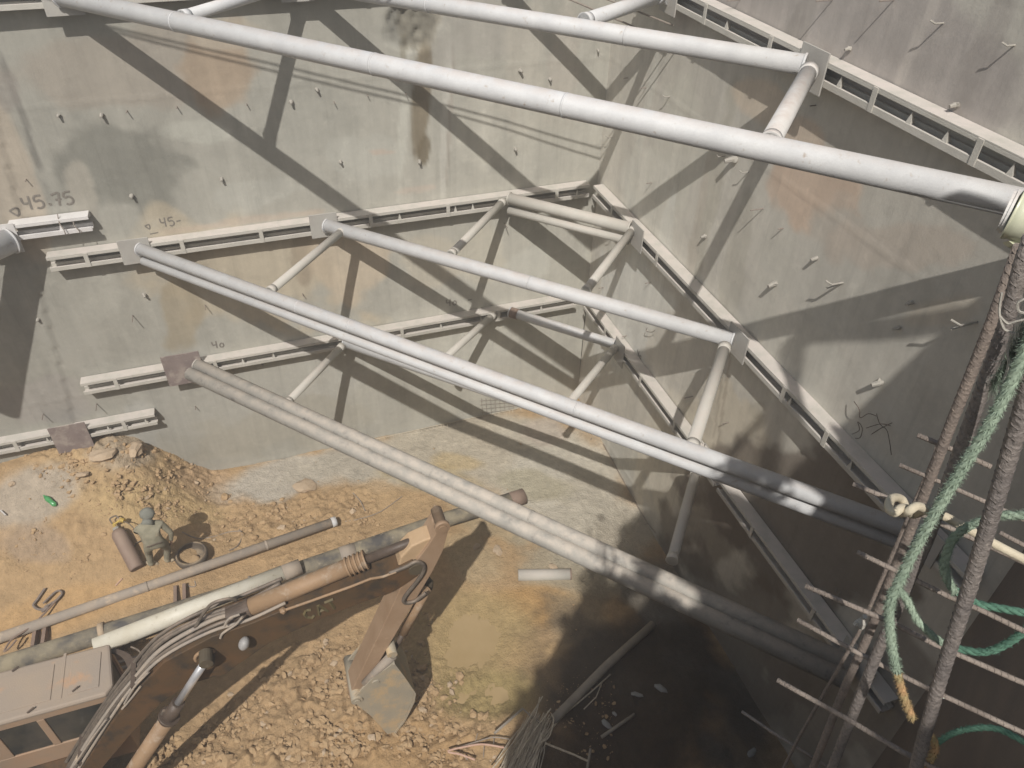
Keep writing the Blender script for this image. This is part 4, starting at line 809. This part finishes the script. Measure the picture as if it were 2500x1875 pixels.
# stick
YS = YB + .035
sp = [(1094, 1298), (1091, 1310), (1081, 1346), (1056, 1396), (1019, 1457), (971, 1540), (884, 1688), (862, 1710), (853, 1704), (857, 1690), (915, 1571), (930, 1540), (980, 1432), (1013, 1375), (1046, 1332), (1066, 1300), (1076, 1278), (1088, 1280)]
m = MB(); m.prism([yp(q, YS) for q in sp], (0, .34, 0)); st = m.build('dipper_arm', M['exarm'], t, bevel=.008)
lt = [(1062, 1304), (1045, 1328), (1011, 1371), (990, 1412)]
GP = [yp(q, YS + .04) for q in ((1060, 1312), (1046, 1333), (1013, 1377), (985, 1425), (968, 1400), (978, 1362), (1005, 1334), (1040, 1318))]
m = MB(); m.prism(GP, (0, .25, 0)); m.build('arm_gusset', M['exlight'], t, bevel=.02)
m = MB(); c = yp((1081, 1291), YS - .04); m.tube([c, c + Vector((0, .06, 0)), c + Vector((0, .07, 0)), c + Vector((0, .34, 0))], [.10, .10, .075, .075], 24); m.tube([c - Vector((0, .015, 0)), c], .06, 20); m.build('arm_top_boss', M['exarm'], t, smooth=True)
m = MB(); P = bez([yp(q, YS - .05) for q in ((950, 1400), (990, 1384), (1015, 1372), (1033, 1378), (1034, 1395), (1018, 1420), (995, 1448), (985, 1465), (992, 1472), (1012, 1468), (1030, 1455), (1040, 1448))], 5); m.tube(P, .028, 8); m.build('arm_hose', M['hose'], t, smooth=True)
m = MB(); c = yp((1045, 1425), YS + .36); m.rock(c, .12, (.7, .8, 1.2), 2, .2); m.build('arm_lug', M['extop'], t, smooth=True)
# arm cylinder on top of the boom
YC = YB + .20
a, b, c = yp((612, 1482), YC), yp((893, 1366), YC), yp((1070, 1297), YC)
m = MB(); m.tube([a, b], .115, 26); m.build('arm_cylinder', M['excyl'], t, smooth=True)
d = (b - a).normalized(); m = MB()
for k in range(5): m.tube([b + d * (-.26 + k * .06), b + d * (-.235 + k * .06)], .135, 24)
m.build('cylinder_gland', M['excyl'], t, smooth=True)
m = MB(); m.tube([b, c], .062, 18); m.build('arm_cylinder_rod', M['exdark'], t, smooth=True)
m = MB(); m.tube([a - d * .30, a], [.09, .125], 18); m.box((a.x - .32, a.y - .12, a.z - .30), (a.x - .06, a.y + .12, a.z - .02)); m.build('cylinder_bracket', M['exdark'], t)
# hoses over the boom
TP = [yp(q, YB) for q in top[3:]]
HS = ((.40, .07, .026), (.33, .05, .030), (.26, .06, .030), (.19, .05, .030), (.12, .055, .026), (.055, .04, .022))
for k, (yo, dz, rr) in enumerate(HS):
    P = [q + Vector((random.gauss(0, .012), yo + .018 * math.sin(i * 1.3 + k * 2), dz + .012 * math.sin(i * 2.1 + k))) for i, q in enumerate(TP)]
    P[0] = P[0] + Vector((.05, .0, .06)); m = MB(); m.tube(bez(P, 5), rr, 8); m.build('boom_hose', M['mudpipe' if k in (3, 5) else 'hose'], t, smooth=True)
P = [yp((612, 1474), YC) + Vector((-.15, .02, .12)), yp((560, 1474), YC) + Vector((0, 0, .10)), yp((520, 1480), YC) + Vector((0, 0, .05)), yp((495, 1500), YC), yp((478, 1530), YC) + Vector((0, 0, 0)), yp((455, 1560), YC)]
m = MB(); m.tube(bez(P, 5), .022, 8); m.build('boom_hose', M['hose'], t, smooth=True)
for px_ in (4, 6, 8):
    q = TP[px_]; m = MB(); m.box((q.x - .03, q.y + .02, q.z + .02), (q.x + .03, q.y + .44, q.z + .11)); m.build('hose_clamp', M['exdark'], t)
for pp in ([(585, 1500), (560, 1510), (548, 1528)], [(592, 1506), (575, 1525), (545, 1545), (538, 1558)]):
    m = MB(); m.tube(bez([yp(q, YB - .02) for q in pp], 4), .016, 7); m.build('boom_hose', M['mudpipe'], t)
for pp in ([(345, 1680), (322, 1710), (300, 1735)], [(365, 1645), (330, 1682), (306, 1722)], [(262, 1760), (225, 1810), (185, 1870)]):
    m = MB(); m.tube(bez([yp(q, YB - .01) + Vector((0, 0, .04)) for q in pp], 4), .014, 7); m.build('steel_line', M['mudpipe'], t)
# boom cylinder on our side
YD = YB - .16
a, b, c = yp((503, 1612), YD), yp((436, 1715), YD), yp((255, 1985), YD)
m = MB(); q = yp((503, 1600), YB); m.tube([q + Vector((0, -.16, 0)), q + Vector((0, -.145, 0)), q], [.085, .105, .11], 24); m.build('boom_pin', M['exbrown'], t, smooth=True)
m = MB(); m.tube([q + Vector((.13 * math.cos(a_ * .3 + .5), -.02, .13 * math.sin(a_ * .3 + .5))) for a_ in range(11)], .024, 8); m.build('boom_pin_collar', M['excyl'], t, smooth=True)
m = MB(); m.tube([a, b.lerp(a, .0)], .052, 18); m.build('boom_cylinder_rod', M['chrome'], t, smooth=True)
m = MB(); m.tube([a + Vector((0, -.06, 0)), a + Vector((0, .12, 0))], .085, 16); m.build('rod_eye', M['extop'], t)
d = (c - b).normalized(); m = MB(); m.tube([b, b + d * .40], [.085, .10], 20); m.tube([b + d * .30, b + d * .34], .14, 20); m.build('cylinder_gland', M['exdark'], t, smooth=True)
m = MB(); m.tube([b + d * .40, c], .105, 24); m.build('boom_cylinder', M['excyl'], t, smooth=True)
m = MB(); m.tube(bez([yp((400, 1735), YD + .02), yp((370, 1790), YD + .02), yp((330, 1850), YD + .02), yp((310, 1900), YD + .02)], 4), .022, 7); m.build('boom_hose', M['hose'], t)
# lamp
c = yp((596, 1571), YB - .10); m = MB(); m.rock(c, .085, (1, .8, 1.15), 3, .02); m.build('work_lamp', M['lamp'], t, smooth=True)
m = MB(); m.tube([c, c + Vector((0, .1, -.04))], .03, 8); m.build('lamp_bracket', M['exdark'], t)
# faded lettering on the side of the boom
o = yp((753, 1512), YB - .004); ux = (yp((820, 1484), YB) - yp((753, 1512), YB)).normalized(); vz = Vector((-ux.z, 0, ux.x))
if vz.z < 0: vz = -vz
m = MB(); hh = .20
for ch, st in (('C', [[(.5, .85), (.25, 1), (0, .7), (0, .3), (.25, 0), (.5, .18)]]), ('A', [[(0, 0), (.28, 1), (.56, 0)], [(.1, .35), (.46, .35)]]), ('T', [[(0, 1), (.6, 1)], [(.3, 1), (.3, 0)]])):
    off = {'C': 0, 'A': .78, 'T': 1.5}[ch]
    for s_ in st:
        for i in range(len(s_) - 1): m.tube([o + ux * (s_[i][0] + off) * hh + vz * s_[i][1] * hh, o + ux * (s_[i + 1][0] + off) * hh + vz * s_[i + 1][1] * hh], .022, 4)
m.build('lettering', M['letter'], t)
# bucket
YK = YS - .12
bk = [(866, 1702), (905, 1660), (959, 1621), (985, 1655), (1010, 1692), (1007, 1712), (985, 1758), (962, 1788), (946, 1793), (905, 1748), (872, 1722)]
P = [yp(q, YK) for q in bk]; B_ = t
m = MB(); m.prism(P, (0, .035, 0)); bo = m.build('bucket', M['bucket'], t, bevel=.006)
m = MB(); m.prism([p + Vector((0, .62, 0)) for p in P], (0, .035, 0)); m.build('bucket_side', M['bucket'], t)
m = MB(); rim = [P[i] for i in (2, 3, 4, 5, 6, 7)]; cen = sum(P, Vector()) / len(P)
for i in range(len(rim) - 1):
    a, b = rim[i], rim[i + 1]; n_ = Vector((-(b - a).z, 0, (b - a).x)).normalized() * .03
    if n_.dot(a - cen) < 0: n_ = -n_
    m.add([a + Vector((0, -.02, 0)), b + Vector((0, -.02, 0)), b + Vector((0, .68, 0)), a + Vector((0, .68, 0)), a + n_ + Vector((0, -.02, 0)), b + n_ + Vector((0, -.02, 0)), b + n_ + Vector((0, .68, 0)), a + n_ + Vector((0, .68, 0))], [(0, 1, 2, 3), (4, 7, 6, 5), (0, 4, 5, 1), (1, 5, 6, 2), (2, 6, 7, 3), (3, 7, 4, 0)])
m.build('bucket_shell', M['bucket'], t)
m = MB(); c = yp((872, 1712), YK - .03); m.tube([c, c + Vector((0, .75, 0))], .085, 22); m.tube([c - Vector((0, .02, 0)), c], .05, 18); m.build('bucket_pin', M['bucket'], t, smooth=True)
m = MB(); c = yp((918, 1668), YK - .02); m.tube([c, c + Vector((0, .7, 0))], .055, 18); m.build('bucket_pin', M['bucket'], t, smooth=True)
for k in range(4):
    q = P[7].lerp(P[8], .5) + Vector((0, .05 + .17 * k, 0)); m = MB(); m.prism([q + Vector((-.05, 0, .06)), q + Vector((.05, 0, .06)), q + Vector((.0, 0, -.14))], (0, .07, 0)); m.build('bucket_tooth', M['bucket'], t)
m = MB(); m.tube([yp((889, 1668), YS - .06), yp((958, 1600), YS - .06)], [.05, .075], 14); m.build('bucket_link', M['mudpipe'], t, smooth=True)
m = MB(); m.tube([yp((958, 1600), YS - .10), yp((958, 1600), YS - .10) + Vector((0, .5, 0))], .075, 18); m.build('link_boss', M['bucket'], t, smooth=True)
m = MB(); m.tube([yp((1040, 1440), YS + .17), yp((985, 1545), YS + .17)], .07, 16); m.build('bucket_cylinder', M['excyl'], t, smooth=True)
m = MB(); m.tube([yp((985, 1545), YS + .17), yp((955, 1600), YS + .17)], .04, 14); m.build('bucket_cylinder_rod', M['exdark'], t, smooth=True)
# cab
ZR = 2.62
c1, c2, c3 = onZ((226, 1581), ZR), onZ((264, 1680), ZR), onZ((21, 1776), ZR)
x1 = max(c1.x, c2.x); yN = -6.55; yF = c1.y; x0 = x1 - 1.75
yN = min(yN, c3.y + .1)
m = MB(); rp = [(x1 - .02, yF), (x1 + .06, yN + .12), (x1 - .03, yN), (x0, yN), (x0, yF)]
m.prism([(x, y, ZR - .09) for x, y in rp], (0, 0, .09)); m.build('cab_roof', M['roof'], t, bevel=.035)
m = MB(); m.box((x1 - .62, yF + .02, ZR), (x1 - .58, yN - .0 + .12, ZR + .008)); m.box((x1 - .50, yN + .14, ZR), (x1 - .12, yF - .12, ZR + .014)); m.box((x1 - 1.5, yN + .14, ZR), (x1 - .72, yF - .12, ZR + .012)); m.build('roof_panel', M['roof'], t, bevel=.004)
for q in ((185, 1683), (75, 1735), (38, 1634)):
    c = onZ(q, ZR + .02); m = MB(); m.tube([c + Vector((-.04, -.02, 0)), c + Vector((.04, .02, .02))], .014, 6); m.build('roof_lug', M['exdark'], t)
yW = yN + .03; zt, zb = ZR - .09, .95
m = MB(); m.box((x0, yW, zb), (x1 - .04, yW + .05, zb + .75)); m.box((x0, yW, zt - .14), (x1 - .04, yW + .05, zt))
xp = yp((121, 1790), yW).x; xq = yp((24, 1830), yW).x
for xx, ww in ((xp, .10), (xq - .12, .22), (x1 - .09, .06)): m.box((xx - ww / 2, yW, zb + .75), (xx + ww / 2, yW + .05, zt - .14))
m.build('cab_side', M['cabside'], t, bevel=.012)
m = MB(); m.box((x0 + .02, yW + .018, zb + .76), (xp - .03, yW + .03, zt - .13)); m.build('side_window', M['glass'], t)
m = MB(); m.box((xp + .03, yW + .018, zb + .76), (x1 - .1, yW + .03, zt - .13)); m.build('side_window', M['glass'], t)
m = MB(); m.box((x0, yF - .05, zb), (x1 - .04, yF, zt)); m.box((x0, yW + .05, zb), (x0 + .05, yF - .05, zt)); m.box((x1 - .10, yW + .06, zb), (x1 - .05, yF - .06, zb + .5)); m.build('cab_body', M['cabside'], t)
m = MB(); m.box((x1 - .09, yW + .06, zb + .5), (x1 - .075, yF - .06, zt)); m.build('windscreen', M['glass'], t)
arc = bez([Vector((x1 + .0, yF + .0, ZR - .14)), Vector((x1 + .22, yF - .18, ZR - .14)), Vector((x1 + .34, yF - .5, ZR - .16)), Vector((x1 + .33, (yF + yN) / 2 - .1, ZR - .18)), Vector((x1 + .20, yN + .1, ZR - .2)), Vector((x1 + .05, yN + .02, ZR - .2))], 6)
m = MB()
for i in range(len(arc) - 1):
    a, b = arc[i], arc[i + 1]; n_ = Vector((0, 0, -.05)); q = Vector((-.11, 0, -.0)); m.add([a, b, b + n_, a + n_, a + q, b + q, b + q + n_, a + q + n_], [(0, 1, 2, 3), (4, 7, 6, 5), (0, 4, 5, 1), (3, 2, 6, 7), (0, 3, 7, 4), (1, 5, 6, 2)])
m.build('rain_visor', M['exdark'], t)
m = MB(); m.tube([v + Vector((.12, .03, -.02)) for v in arc[3:-6]], .014, 8); m.build('guard_bar', M['hose'], t)
m = MB(); m.box((x0 - 2.4, -8.75, .95), (x1 - 1.9, -5.65, 2.0)); m.box((x0 - 2.4, -8.75, .95), (-10.75, -7.7, 1.55)); m.box((-11.4, -7.6, .9), (-10.7, -6.6, 1.35)); m.build('engine_house', M['exbrown'], t, bevel=.05)
for y0 in (-8.6, -6.1):
    m = MB(); n_ = 22
    P = [Vector((-14.3 + 4.0 * (.5 + .5 * math.cos(2 * math.pi * k / n_) * (1.0)), y0, .48 + .46 * math.sin(2 * math.pi * k / n_))) for k in range(n_)]
    m.prism(P, (0, .5, 0)); m.build('track', M['exdark'], t)
m = MB(); m.box((-13.2, -7.9, .5), (-11.2, -6.3, .95)); m.build('track_frame', M['exdark'], t)

# pieces of parts go one level deeper
ex = t; kid = {}
for o in list(ex.children): kid.setdefault(o.name.split('.')[0], []).append(o)
for par, names in (('bucket', ('bucket_side', 'bucket_shell', 'bucket_pin', 'bucket_tooth')), ('boom', ('boom_top_plate', 'side_hydraulic_line', 'boom_pin', 'boom_pin_collar', 'work_lamp', 'lamp_bracket', 'lettering', 'arm_pivot_pin', 'hose_clamp', 'steel_line')),
                   ('dipper_arm', ('arm_gusset', 'arm_top_boss', 'arm_hose', 'arm_lug')), ('cab_body', ('cab_roof', 'roof_panel', 'roof_lug', 'cab_side', 'side_window', 'windscreen', 'rain_visor', 'guard_bar')), ('arm_cylinder', ('arm_cylinder_rod', 'cylinder_bracket')), ('boom_cylinder', ('boom_cylinder_rod', 'rod_eye')), ('bucket_cylinder', ('bucket_cylinder_rod',))):
    p = kid[par][0]
    for nm in names:
        for o in kid.get(nm, []): o.parent = p
# ------------------------------------------------------------------ rebar cage beside the viewpoint
DC = Vector((-.594306, .804236, 0)).normalized(); NC = Vector((DC.y, -DC.x, 0))
def cage_pt(p, depth_off=0.0):
    q0 = Vector(CP + ray((2340, 1500)) * 1.35) + NC * depth_off
    return onp(p, tuple(NC), NC.dot(q0))
t = thing('rebar_cage', 'dark ribbed rebar cage close to us at the right edge', 'rebar cage', (-5.5, -13.1, 10.4))
def ribbed(pts, r, mt, rib=.011, pitch=.016, seg=10):
    m = MB(); P = [Vector(p) for p in pts]; m.tube(P, r, seg)
    for i in range(len(P) - 1):
        L_ = (P[i + 1] - P[i]).length; d = (P[i + 1] - P[i]).normalized(); u, v = basis(d); n = int(L_ / pitch)
        for k in range(n):
            c = P[i] + d * (k + .5) * pitch; ring = []
            for s_ in range(8): a = 2 * math.pi * s_ / 8; ring.append(c + (u * math.cos(a) + v * math.sin(a)) * (r + .0002) + d * math.cos(a) * r * .6)
            for s_ in range(8):
                if s_ in (0, 4): continue
                a, b = ring[s_], ring[(s_ + 1) % 8]; m.tube([a, b], .0011 if r > .01 else .0009, 3, cap=False)
    return m
def upright(pts, off, r, mt, ext=.9):
    P = [cage_pt(q, off) for q in pts]; x = sum(p.x for p in P) / len(P)
    P.append(P[-1] + (P[-1] - P[-2]).normalized() * ext); return ribbed(P, r, mt, pitch=.020)
upright([(2590, 610), (2545, 780), (2500, 990), (2438, 1200), (2365, 1440), (2292, 1668), (2235, 1875)], 0, .0125, 'darkrebar').build('main_bar', M['darkrebar'], t, smooth=True)
upright([(2520, 575), (2496, 640), (2454, 800), (2365, 1042), (2267, 1310), (2145, 1586), (2031, 1875)], .10, .0112, 'darkrebar').build('main_bar', M['darkrebar'], t, smooth=True)
upright([(2490, 600), (2420, 790), (2328, 1019), (2231, 1273), (2117, 1558), (2070, 1660), (1985, 1875)], .42, .0112, 'rust').build('main_bar', M['rust'], t, smooth=True)
upright([(2292, 1080), (2280, 1120), (2228, 1240), (2096, 1546), (1950, 1802), (1905, 1890)], .75, .006, 'rust').build('main_bar', M['rust'], t, smooth=True)
ST = [([(2240, 1062), (2332, 1100), (2420, 1140)], .45, .0085), ([(2196, 1135), (2298, 1178), (2405, 1225), (2520, 1278)], .42, .0075), ([(2082, 1182), (2165, 1215), (2310, 1285), (2440, 1345), (2540, 1392)], .2, .0075),
      ([(2092, 1348), (2178, 1389), (2324, 1460), (2400, 1492), (2520, 1550)], .1, .0075), ([(1966, 1430), (2085, 1481), (2170, 1517), (2288, 1576), (2500, 1668), (2560, 1695)], .12, .0080), ([(1946, 1513), (2096, 1595), (2255, 1676), (2466, 1774), (2550, 1812)], .12, .0080),
      ([(1897, 1660), (2068, 1755), (2202, 1835), (2330, 1900)], .04, .0085), ([(1811, 1737), (1901, 1798), (2040, 1885)], .9, .0095), ([(2440, 1300), (2540, 1352)], .5, .008)]
for pp, off, r in ST:
    ribbed([cage_pt(q, off) for q in pp], r * .68, 'thinrust', pitch=.012, seg=8).build('stirrup', M['thinrust'], t, smooth=True)
m = MB(); c = cage_pt((2112, 1505), .2); m.tube(bez([c, c + Vector((.004, .004, -.02)), c + Vector((-.012, .004, -.03)), c + Vector((.008, .0, -.05))], 4), .006, 6); m.rock(c + Vector((.0, 0, -.03)), .012, (1, 1, 1.4), 1, .4); m.build('tie_wire', M['stub'], t)
def rope(name, label, pp, off, r, mt, fuzz=0, offs=None, tip=None, tipfrom=1.0, grp=None):
    r *= .76
    P = bez([cage_pt(q, off + (offs[i] if offs else 0)) for i, q in enumerate(pp)], 8)
    o = P[0]; th = thing(name, label, 'rope', o, grp)
    m = MB(); n = len(P); tot = 0.0
    for s_ in range(3):                                # three laid strands
        Q = []; L_ = 0
        for i, p in enumerate(P):
            if i: L_ += (P[i] - P[i - 1]).length
            tt_ = (P[min(i + 1, n - 1)] - P[max(i - 1, 0)]).normalized(); u, v = basis(tt_); a = L_ / r * .9 + s_ * 2.094
            Q.append(p + (u * math.cos(a) + v * math.sin(a)) * r * .45)
        m.tube(Q, [r * .62 * (1 if rr < n - 3 else .75) for rr in range(n)], 7)
    m.build('strands', M[mt], th, smooth=True)
    if fuzz:
        m = MB()
        for _ in range(fuzz):
            k = random.random() * (n - 1); j = int(k); p = P[j].lerp(P[j + 1], k - j); tt_ = (P[j + 1] - P[j]).normalized(); u, v = basis(tt_); a = random.uniform(0, 6.28); dr = (u * math.cos(a) + v * math.sin(a))
            e = p + dr * r * random.uniform(1.1, 1.75) + tt_ * random.uniform(-.8, .8) * r; b = p + dr * r * .8; w_ = tt_.cross(dr) * .0007
            m.add([b - w_, b + w_, e], [(0, 1, 2)])
        m.build('fibres', M[mt], th)
    return th, P
rope('green_rope', 'frayed green rope running down the cage, its lower tip stained orange', [(2530, 790), (2470, 930), (2409, 1048), (2345, 1150), (2290, 1240), (2240, 1330), (2195, 1420), (2172, 1480), (2176, 1566), (2190, 1640)], -.03, .0115, 'green', 2600)
th, P = rope('rope_tail', 'orange stained tail end of the green rope between the uprights', [(2191, 1645), (2203, 1690), (2216, 1728), (2228, 1755)], -.03, .0100, 'orope', 500)
rope('green_rope', 'green rope loop curling behind the thickest upright near the cream knot', [(2560, 1240), (2500, 1258), (2442, 1259), (2373, 1281), (2328, 1314), (2308, 1363), (2308, 1403), (2332, 1448)], .06, .0100, 'green', 1400)
rope('green_rope', 'green rope crossing below the loop from the second upright to the thickest one', [(2190, 1435), (2214, 1465), (2240, 1515), (2290, 1562), (2330, 1580)], .05, .0095, 'green', 800)
rope('dark_rope', 'dark green rope in shade right of the thickest upright, upper of two', [(2330, 1440), (2384, 1473), (2440, 1485), (2530, 1500)], .15, .0105, 'greendk', 300)
rope('dark_rope', 'dark green rope in shade right of the thickest upright, lower of two', [(2320, 1580), (2400, 1592), (2460, 1570), (2530, 1520)], .15, .0105, 'greendk', 300)
rope('dark_rope', 'dark green rope arching over the bottom right corner', [(2285, 1815), (2340, 1785), (2420, 1777), (2480, 1800), (2560, 1850)], .2, .0095, 'greendk', 500)
rope('frayed_end', 'short frayed green and orange rope end at the bottom edge beside the thickest upright', [(2273, 1795), (2284, 1825), (2270, 1860), (2262, 1900)], .05, .0095, 'orope', 500)
# tin lying over the tops of the bars
def cr(p, d): return Vector(CP + ray(p) * (d - .00032 * (p[0] - 2455)))
a0, a1, a2, a3, a4 = cr((2455, 512), 1.5), cr((2463, 514), 1.5), cr((2474, 517), 1.5), cr((2484, 520), 1.5), cr((2600, 552), 1.52)
t = thing('paint_tin', 'pale green enamelled tin with a rusty rim at the right edge above the rebar cage', 'tin', a2)
m = MB(); m.hollow(a0, a1, .041, .036, 36); m.tube([a0.lerp(a1, .35), a1.lerp(a2, .3)], .037, 30); m.build('lid_ring', M['dusty'], t)
m = MB(); m.tube([a1, a1.lerp(a2, .6)], .044, 36); m.build('lid', M['dusty'], t)
m = MB(); m.tube([a2, a2.lerp(a3, .25), a2.lerp(a3, .5), a2.lerp(a3, .75), a3, a4], [.052, .055, .0515, .054, .051, .054], 40); m.build('tin_body', M['jade'], t, smooth=True)
m = MB(); m.prism([cr((2463, 588), 1.5), cr((2475, 598), 1.5), cr((2520, 622), 1.52), cr((2600, 640), 1.52), cr((2600, 600), 1.52), cr((2500, 588), 1.5)], RM.T @ np.array([0, 0, .02])); m.build('tin_foot', M['jade'], t)
# tuft of loose fibres
t = thing('fibre_tuft', 'tuft of loose green rope fibres at the right edge above the cage', 'fibre tuft', cage_pt((2480, 860)))
m = MB()
for _ in range(1500):
    k = random.random(); p = (2530 - k * 105 + random.gauss(0, 5), 770 + k * 170 + random.gauss(0, 32 * (1 - k) + 4)); a = cage_pt(p, .02 + random.random() * .03)
    b = a + Vector((random.gauss(-.006, .006), random.gauss(-.004, .006), random.gauss(-.016, .008))); w_ = Vector((.0009, .0004, 0)); m.add([a - w_, a + w_, b], [(0, 1, 2)])
m.build('fibres', M['green'], t)
for pp, lab in (([(2440, 770), (2460, 790), (2480, 785), (2510, 778)], 'upper pale wire curl at the right edge'), ([(2446, 715), (2440, 760), (2450, 800), (2470, 812)], 'wire curl left of the fibre tuft'), ([(2475, 812), (2460, 850), (2462, 890), (2450, 930)], 'pale strand hanging beside the fibre tuft'), ([(2500, 730), (2485, 740), (2488, 760), (2510, 765)], 'small wire loop at the right edge')):
    P = bez([cage_pt(q, .0) for q in pp], 5); m = MB(); m.tube(P, .0018, 5); tag(m.build('loose_wire', M['stub'], None, origin=P[0]), lab, 'wire', 'loose wires by the rope')
# cream rope knotted round a thin bar
th = thing('knotted_rope', 'cream rope knotted round a thin bar of the cage, its tail running right', 'rope', cage_pt((2200, 1245), .15))
m = MB(); m.tube(bez([cage_pt(q, .12 + o_) for q, o_ in (((2262, 1243), 0), ((2238, 1236), -.02), ((2218, 1248), -.03), ((2200, 1252), 0), ((2210, 1232), .03), ((2196, 1216), .03), ((2176, 1218), .0), ((2170, 1240), -.03), ((2184, 1252), -.04), ((2204, 1240), -.02), ((2228, 1256), .03), ((2262, 1243), .0))], 7), .0082, 10)
m.build('knot', M['crope'], th, smooth=True)
m = MB(); m.tube(bez([cage_pt(q, .12) for q in ((2255, 1246), (2300, 1258), (2350, 1284), (2400, 1312), (2455, 1342), (2530, 1380))], 5), .0082, 10); m.build('tail', M['crope'], th, smooth=True)

# ------------------------------------------------------------------ unseen trees behind the viewpoint, crowns shaped to shade the right of the pit
def up126(x, y, z): k = (z - 12.6) / -SUN.z; return Vector((x - SUN.x * k, y - SUN.y * k, z))
def inpoly(x, y, P):
    c = False; n = len(P); j = n - 1
    for i in range(n):
        if (P[i][1] > y) != (P[j][1] > y) and x < (P[j][0] - P[i][0]) * (y - P[i][1]) / (P[j][1] - P[i][1]) + P[i][0]: c = not c
        j = i
    return c
def tree(label, poly, base, n, zr, limbs, holes=(), leaf=.13, seed=1, soft=.05):
    random.seed(seed); t = thing('tree', label, 'tree', base)
    m = MB(); b = Vector(base); cx = sum(p[0] for p in poly) / len(poly); cy = sum(p[1] for p in poly) / len(poly); c = up126(cx, cy, zr[0] + .4)
    m.tube(bez([b + Vector((0, 0, -.3)), b.lerp(c, .4) + Vector((.2, -.1, .6)), b.lerp(c, .75) + Vector((0, 0, .5)), c], 5), [max(.05, .19 - .009 * i) for i in range(16)], 12)
    for k in range(7):
        a = random.choice(poly); e = up126(cx + (a[0] - cx) * .7, cy + (a[1] - cy) * .7, random.uniform(*zr)); s0 = b.lerp(c, random.uniform(.6, 1)) + Vector((0, 0, .5))
        m.tube(bez([s0, s0.lerp(e, .5) + Vector((0, 0, .3)), e], 4), [.07, .065, .06, .055, .05, .04, .035, .03, .02], 7)
    m.build('trunk', M['bark'], t, smooth=True)
    for lb in limbs:
        m = MB(); P = [up126(*onto126(q), zr[0] + .3) for q in lb[0]]; m.tube(bez(P, 4), lb[1], 9); m.build('limb', M['bark'], t, smooth=True)
    x0, x1 = min(p[0] for p in poly), max(p[0] for p in poly); y0, y1 = min(p[1] for p in poly), max(p[1] for p in poly)
    m = MB(); cnt = 0
    while cnt < n:
        x = random.uniform(x0, x1); y = random.uniform(y0, y1)
        if not inpoly(x + random.gauss(0, soft), y + random.gauss(0, soft), poly): continue
        if any((x - hx) ** 2 + (y - hy) ** 2 < hr * hr for hx, hy, hr in holes): continue
        p = up126(x, y, random.uniform(*zr)); a = Vector((random.gauss(0, 1), random.gauss(0, 1), random.gauss(0, .6))).normalized(); u, v = basis((a + Vector((0, 0, 1))).normalized())
        s_ = leaf * random.uniform(.6, 1.2); an = random.uniform(0, 6.28); uu = (u * math.cos(an) + v * math.sin(an)) * s_; vv = (-u * math.sin(an) + v * math.cos(an)) * s_ * .45
        m.add([p - uu, p + vv + (a * s_ * .1), p + uu, p - vv + (a * s_ * .1)], [(0, 1, 2, 3)]); cnt += 1
    m.build('crown', M['leaf'], t)
def onto126(p, wall=True):
    X = onB(p) if wall else onZ(p, 0); k = (12.6 - X.z) / -SUN.z; return (X.x - SUN.x * k, X.y - SUN.y * k)
def fl(p): return onto126(p, False)
def z3(p): X = onZ(p, 3.2); k = (12.6 - X.z) / -SUN.z; return (X.x - SUN.x * k, X.y - SUN.y * k)
polyF = [fl((1455, 1392)), fl((1425, 1410)), fl((1440, 1480)), fl((1395, 1500)), fl((1385, 1620)), fl((1320, 1640)), fl((1300, 1690)), fl((1235, 1735)), fl((1340, 1745)), fl((1500, 1745)), fl((1700, 1600)), onto126((1880, 1500)), onto126((1800, 1340)), onto126((1760, 1285)), onto126((1700, 1290)), onto126((1690, 1190)), fl((1650, 1190)), fl((1600, 1240)), fl((1555, 1275)), fl((1520, 1300)), fl((1525, 1370)), fl((1500, 1400)), fl((1480, 1395))]
hol = [(*z3((1625, 1418)), .26), (*z3((1672, 1450)), .22), (*z3((1530, 1385)), .14), (*fl((1490, 1462)), .15), (*fl((1560, 1468)), .22), (*onto126((1705, 1335)), .2), (*fl((1430, 1600)), .10), (*fl((1495, 1420)), .12)]
polyW = [onto126(q) for q in ((1760, 1290), (1810, 1330), (1900, 1290), (1960, 1235), (1995, 1130), (2020, 1060), (2100, 1030), (2300, 1300), (2300, 1700), (2000, 1800), (1800, 1500), (1700, 1330))]
LIMBS = [([(2470, 772), (2380, 776), (2180, 800), (2000, 815), (1935, 840), (1925, 930), (1900, 1000), (1880, 1100), (1850, 1300)], .10), ([(1870, 1010), (1800, 1090), (1740, 1170), (1700, 1240)], .06), ([(1700, 1235), (1760, 1215), (1830, 1240), (1870, 1300)], .07)]  # limbs added to cast the bent bands of shade on the right wall
tree('unseen leafy tree behind the viewpoint, crown shaped to cast ragged shade over the pit floor', polyF, (-9.5, -20.5, 12.0), 5200, (13.6, 16.2), [], hol, .14, 3, .10)
tree('second unseen tree behind the viewpoint, its bent limbs shaped to shade the right wall', polyW, (-3.0, -19.5, 12.0), 3600, (14.0, 16.0), LIMBS, [], .14, 5, .06)

# ------------------------------------------------------------------ dusty air
m = MB(); m.box((-72, -67, -2.6), (57, 52, 18.5)); hz = m.build('haze', M['plaincon'], None); tag(hz, kind='stuff')
hm = bpy.data.materials.new('dusty_air'); hm.use_nodes = True; N = hm.node_tree.nodes; N.clear()
pv = N.new('ShaderNodeVolumePrincipled'); pv.inputs['Color'].default_value = (.93, .92, .90, 1); pv.inputs['Density'].default_value = .0105; pv.inputs['Anisotropy'].default_value = .25
ho = N.new('ShaderNodeOutputMaterial'); hm.node_tree.links.new(pv.outputs[0], ho.inputs['Volume']); hz.data.materials.clear(); hz.data.materials.append(hm)
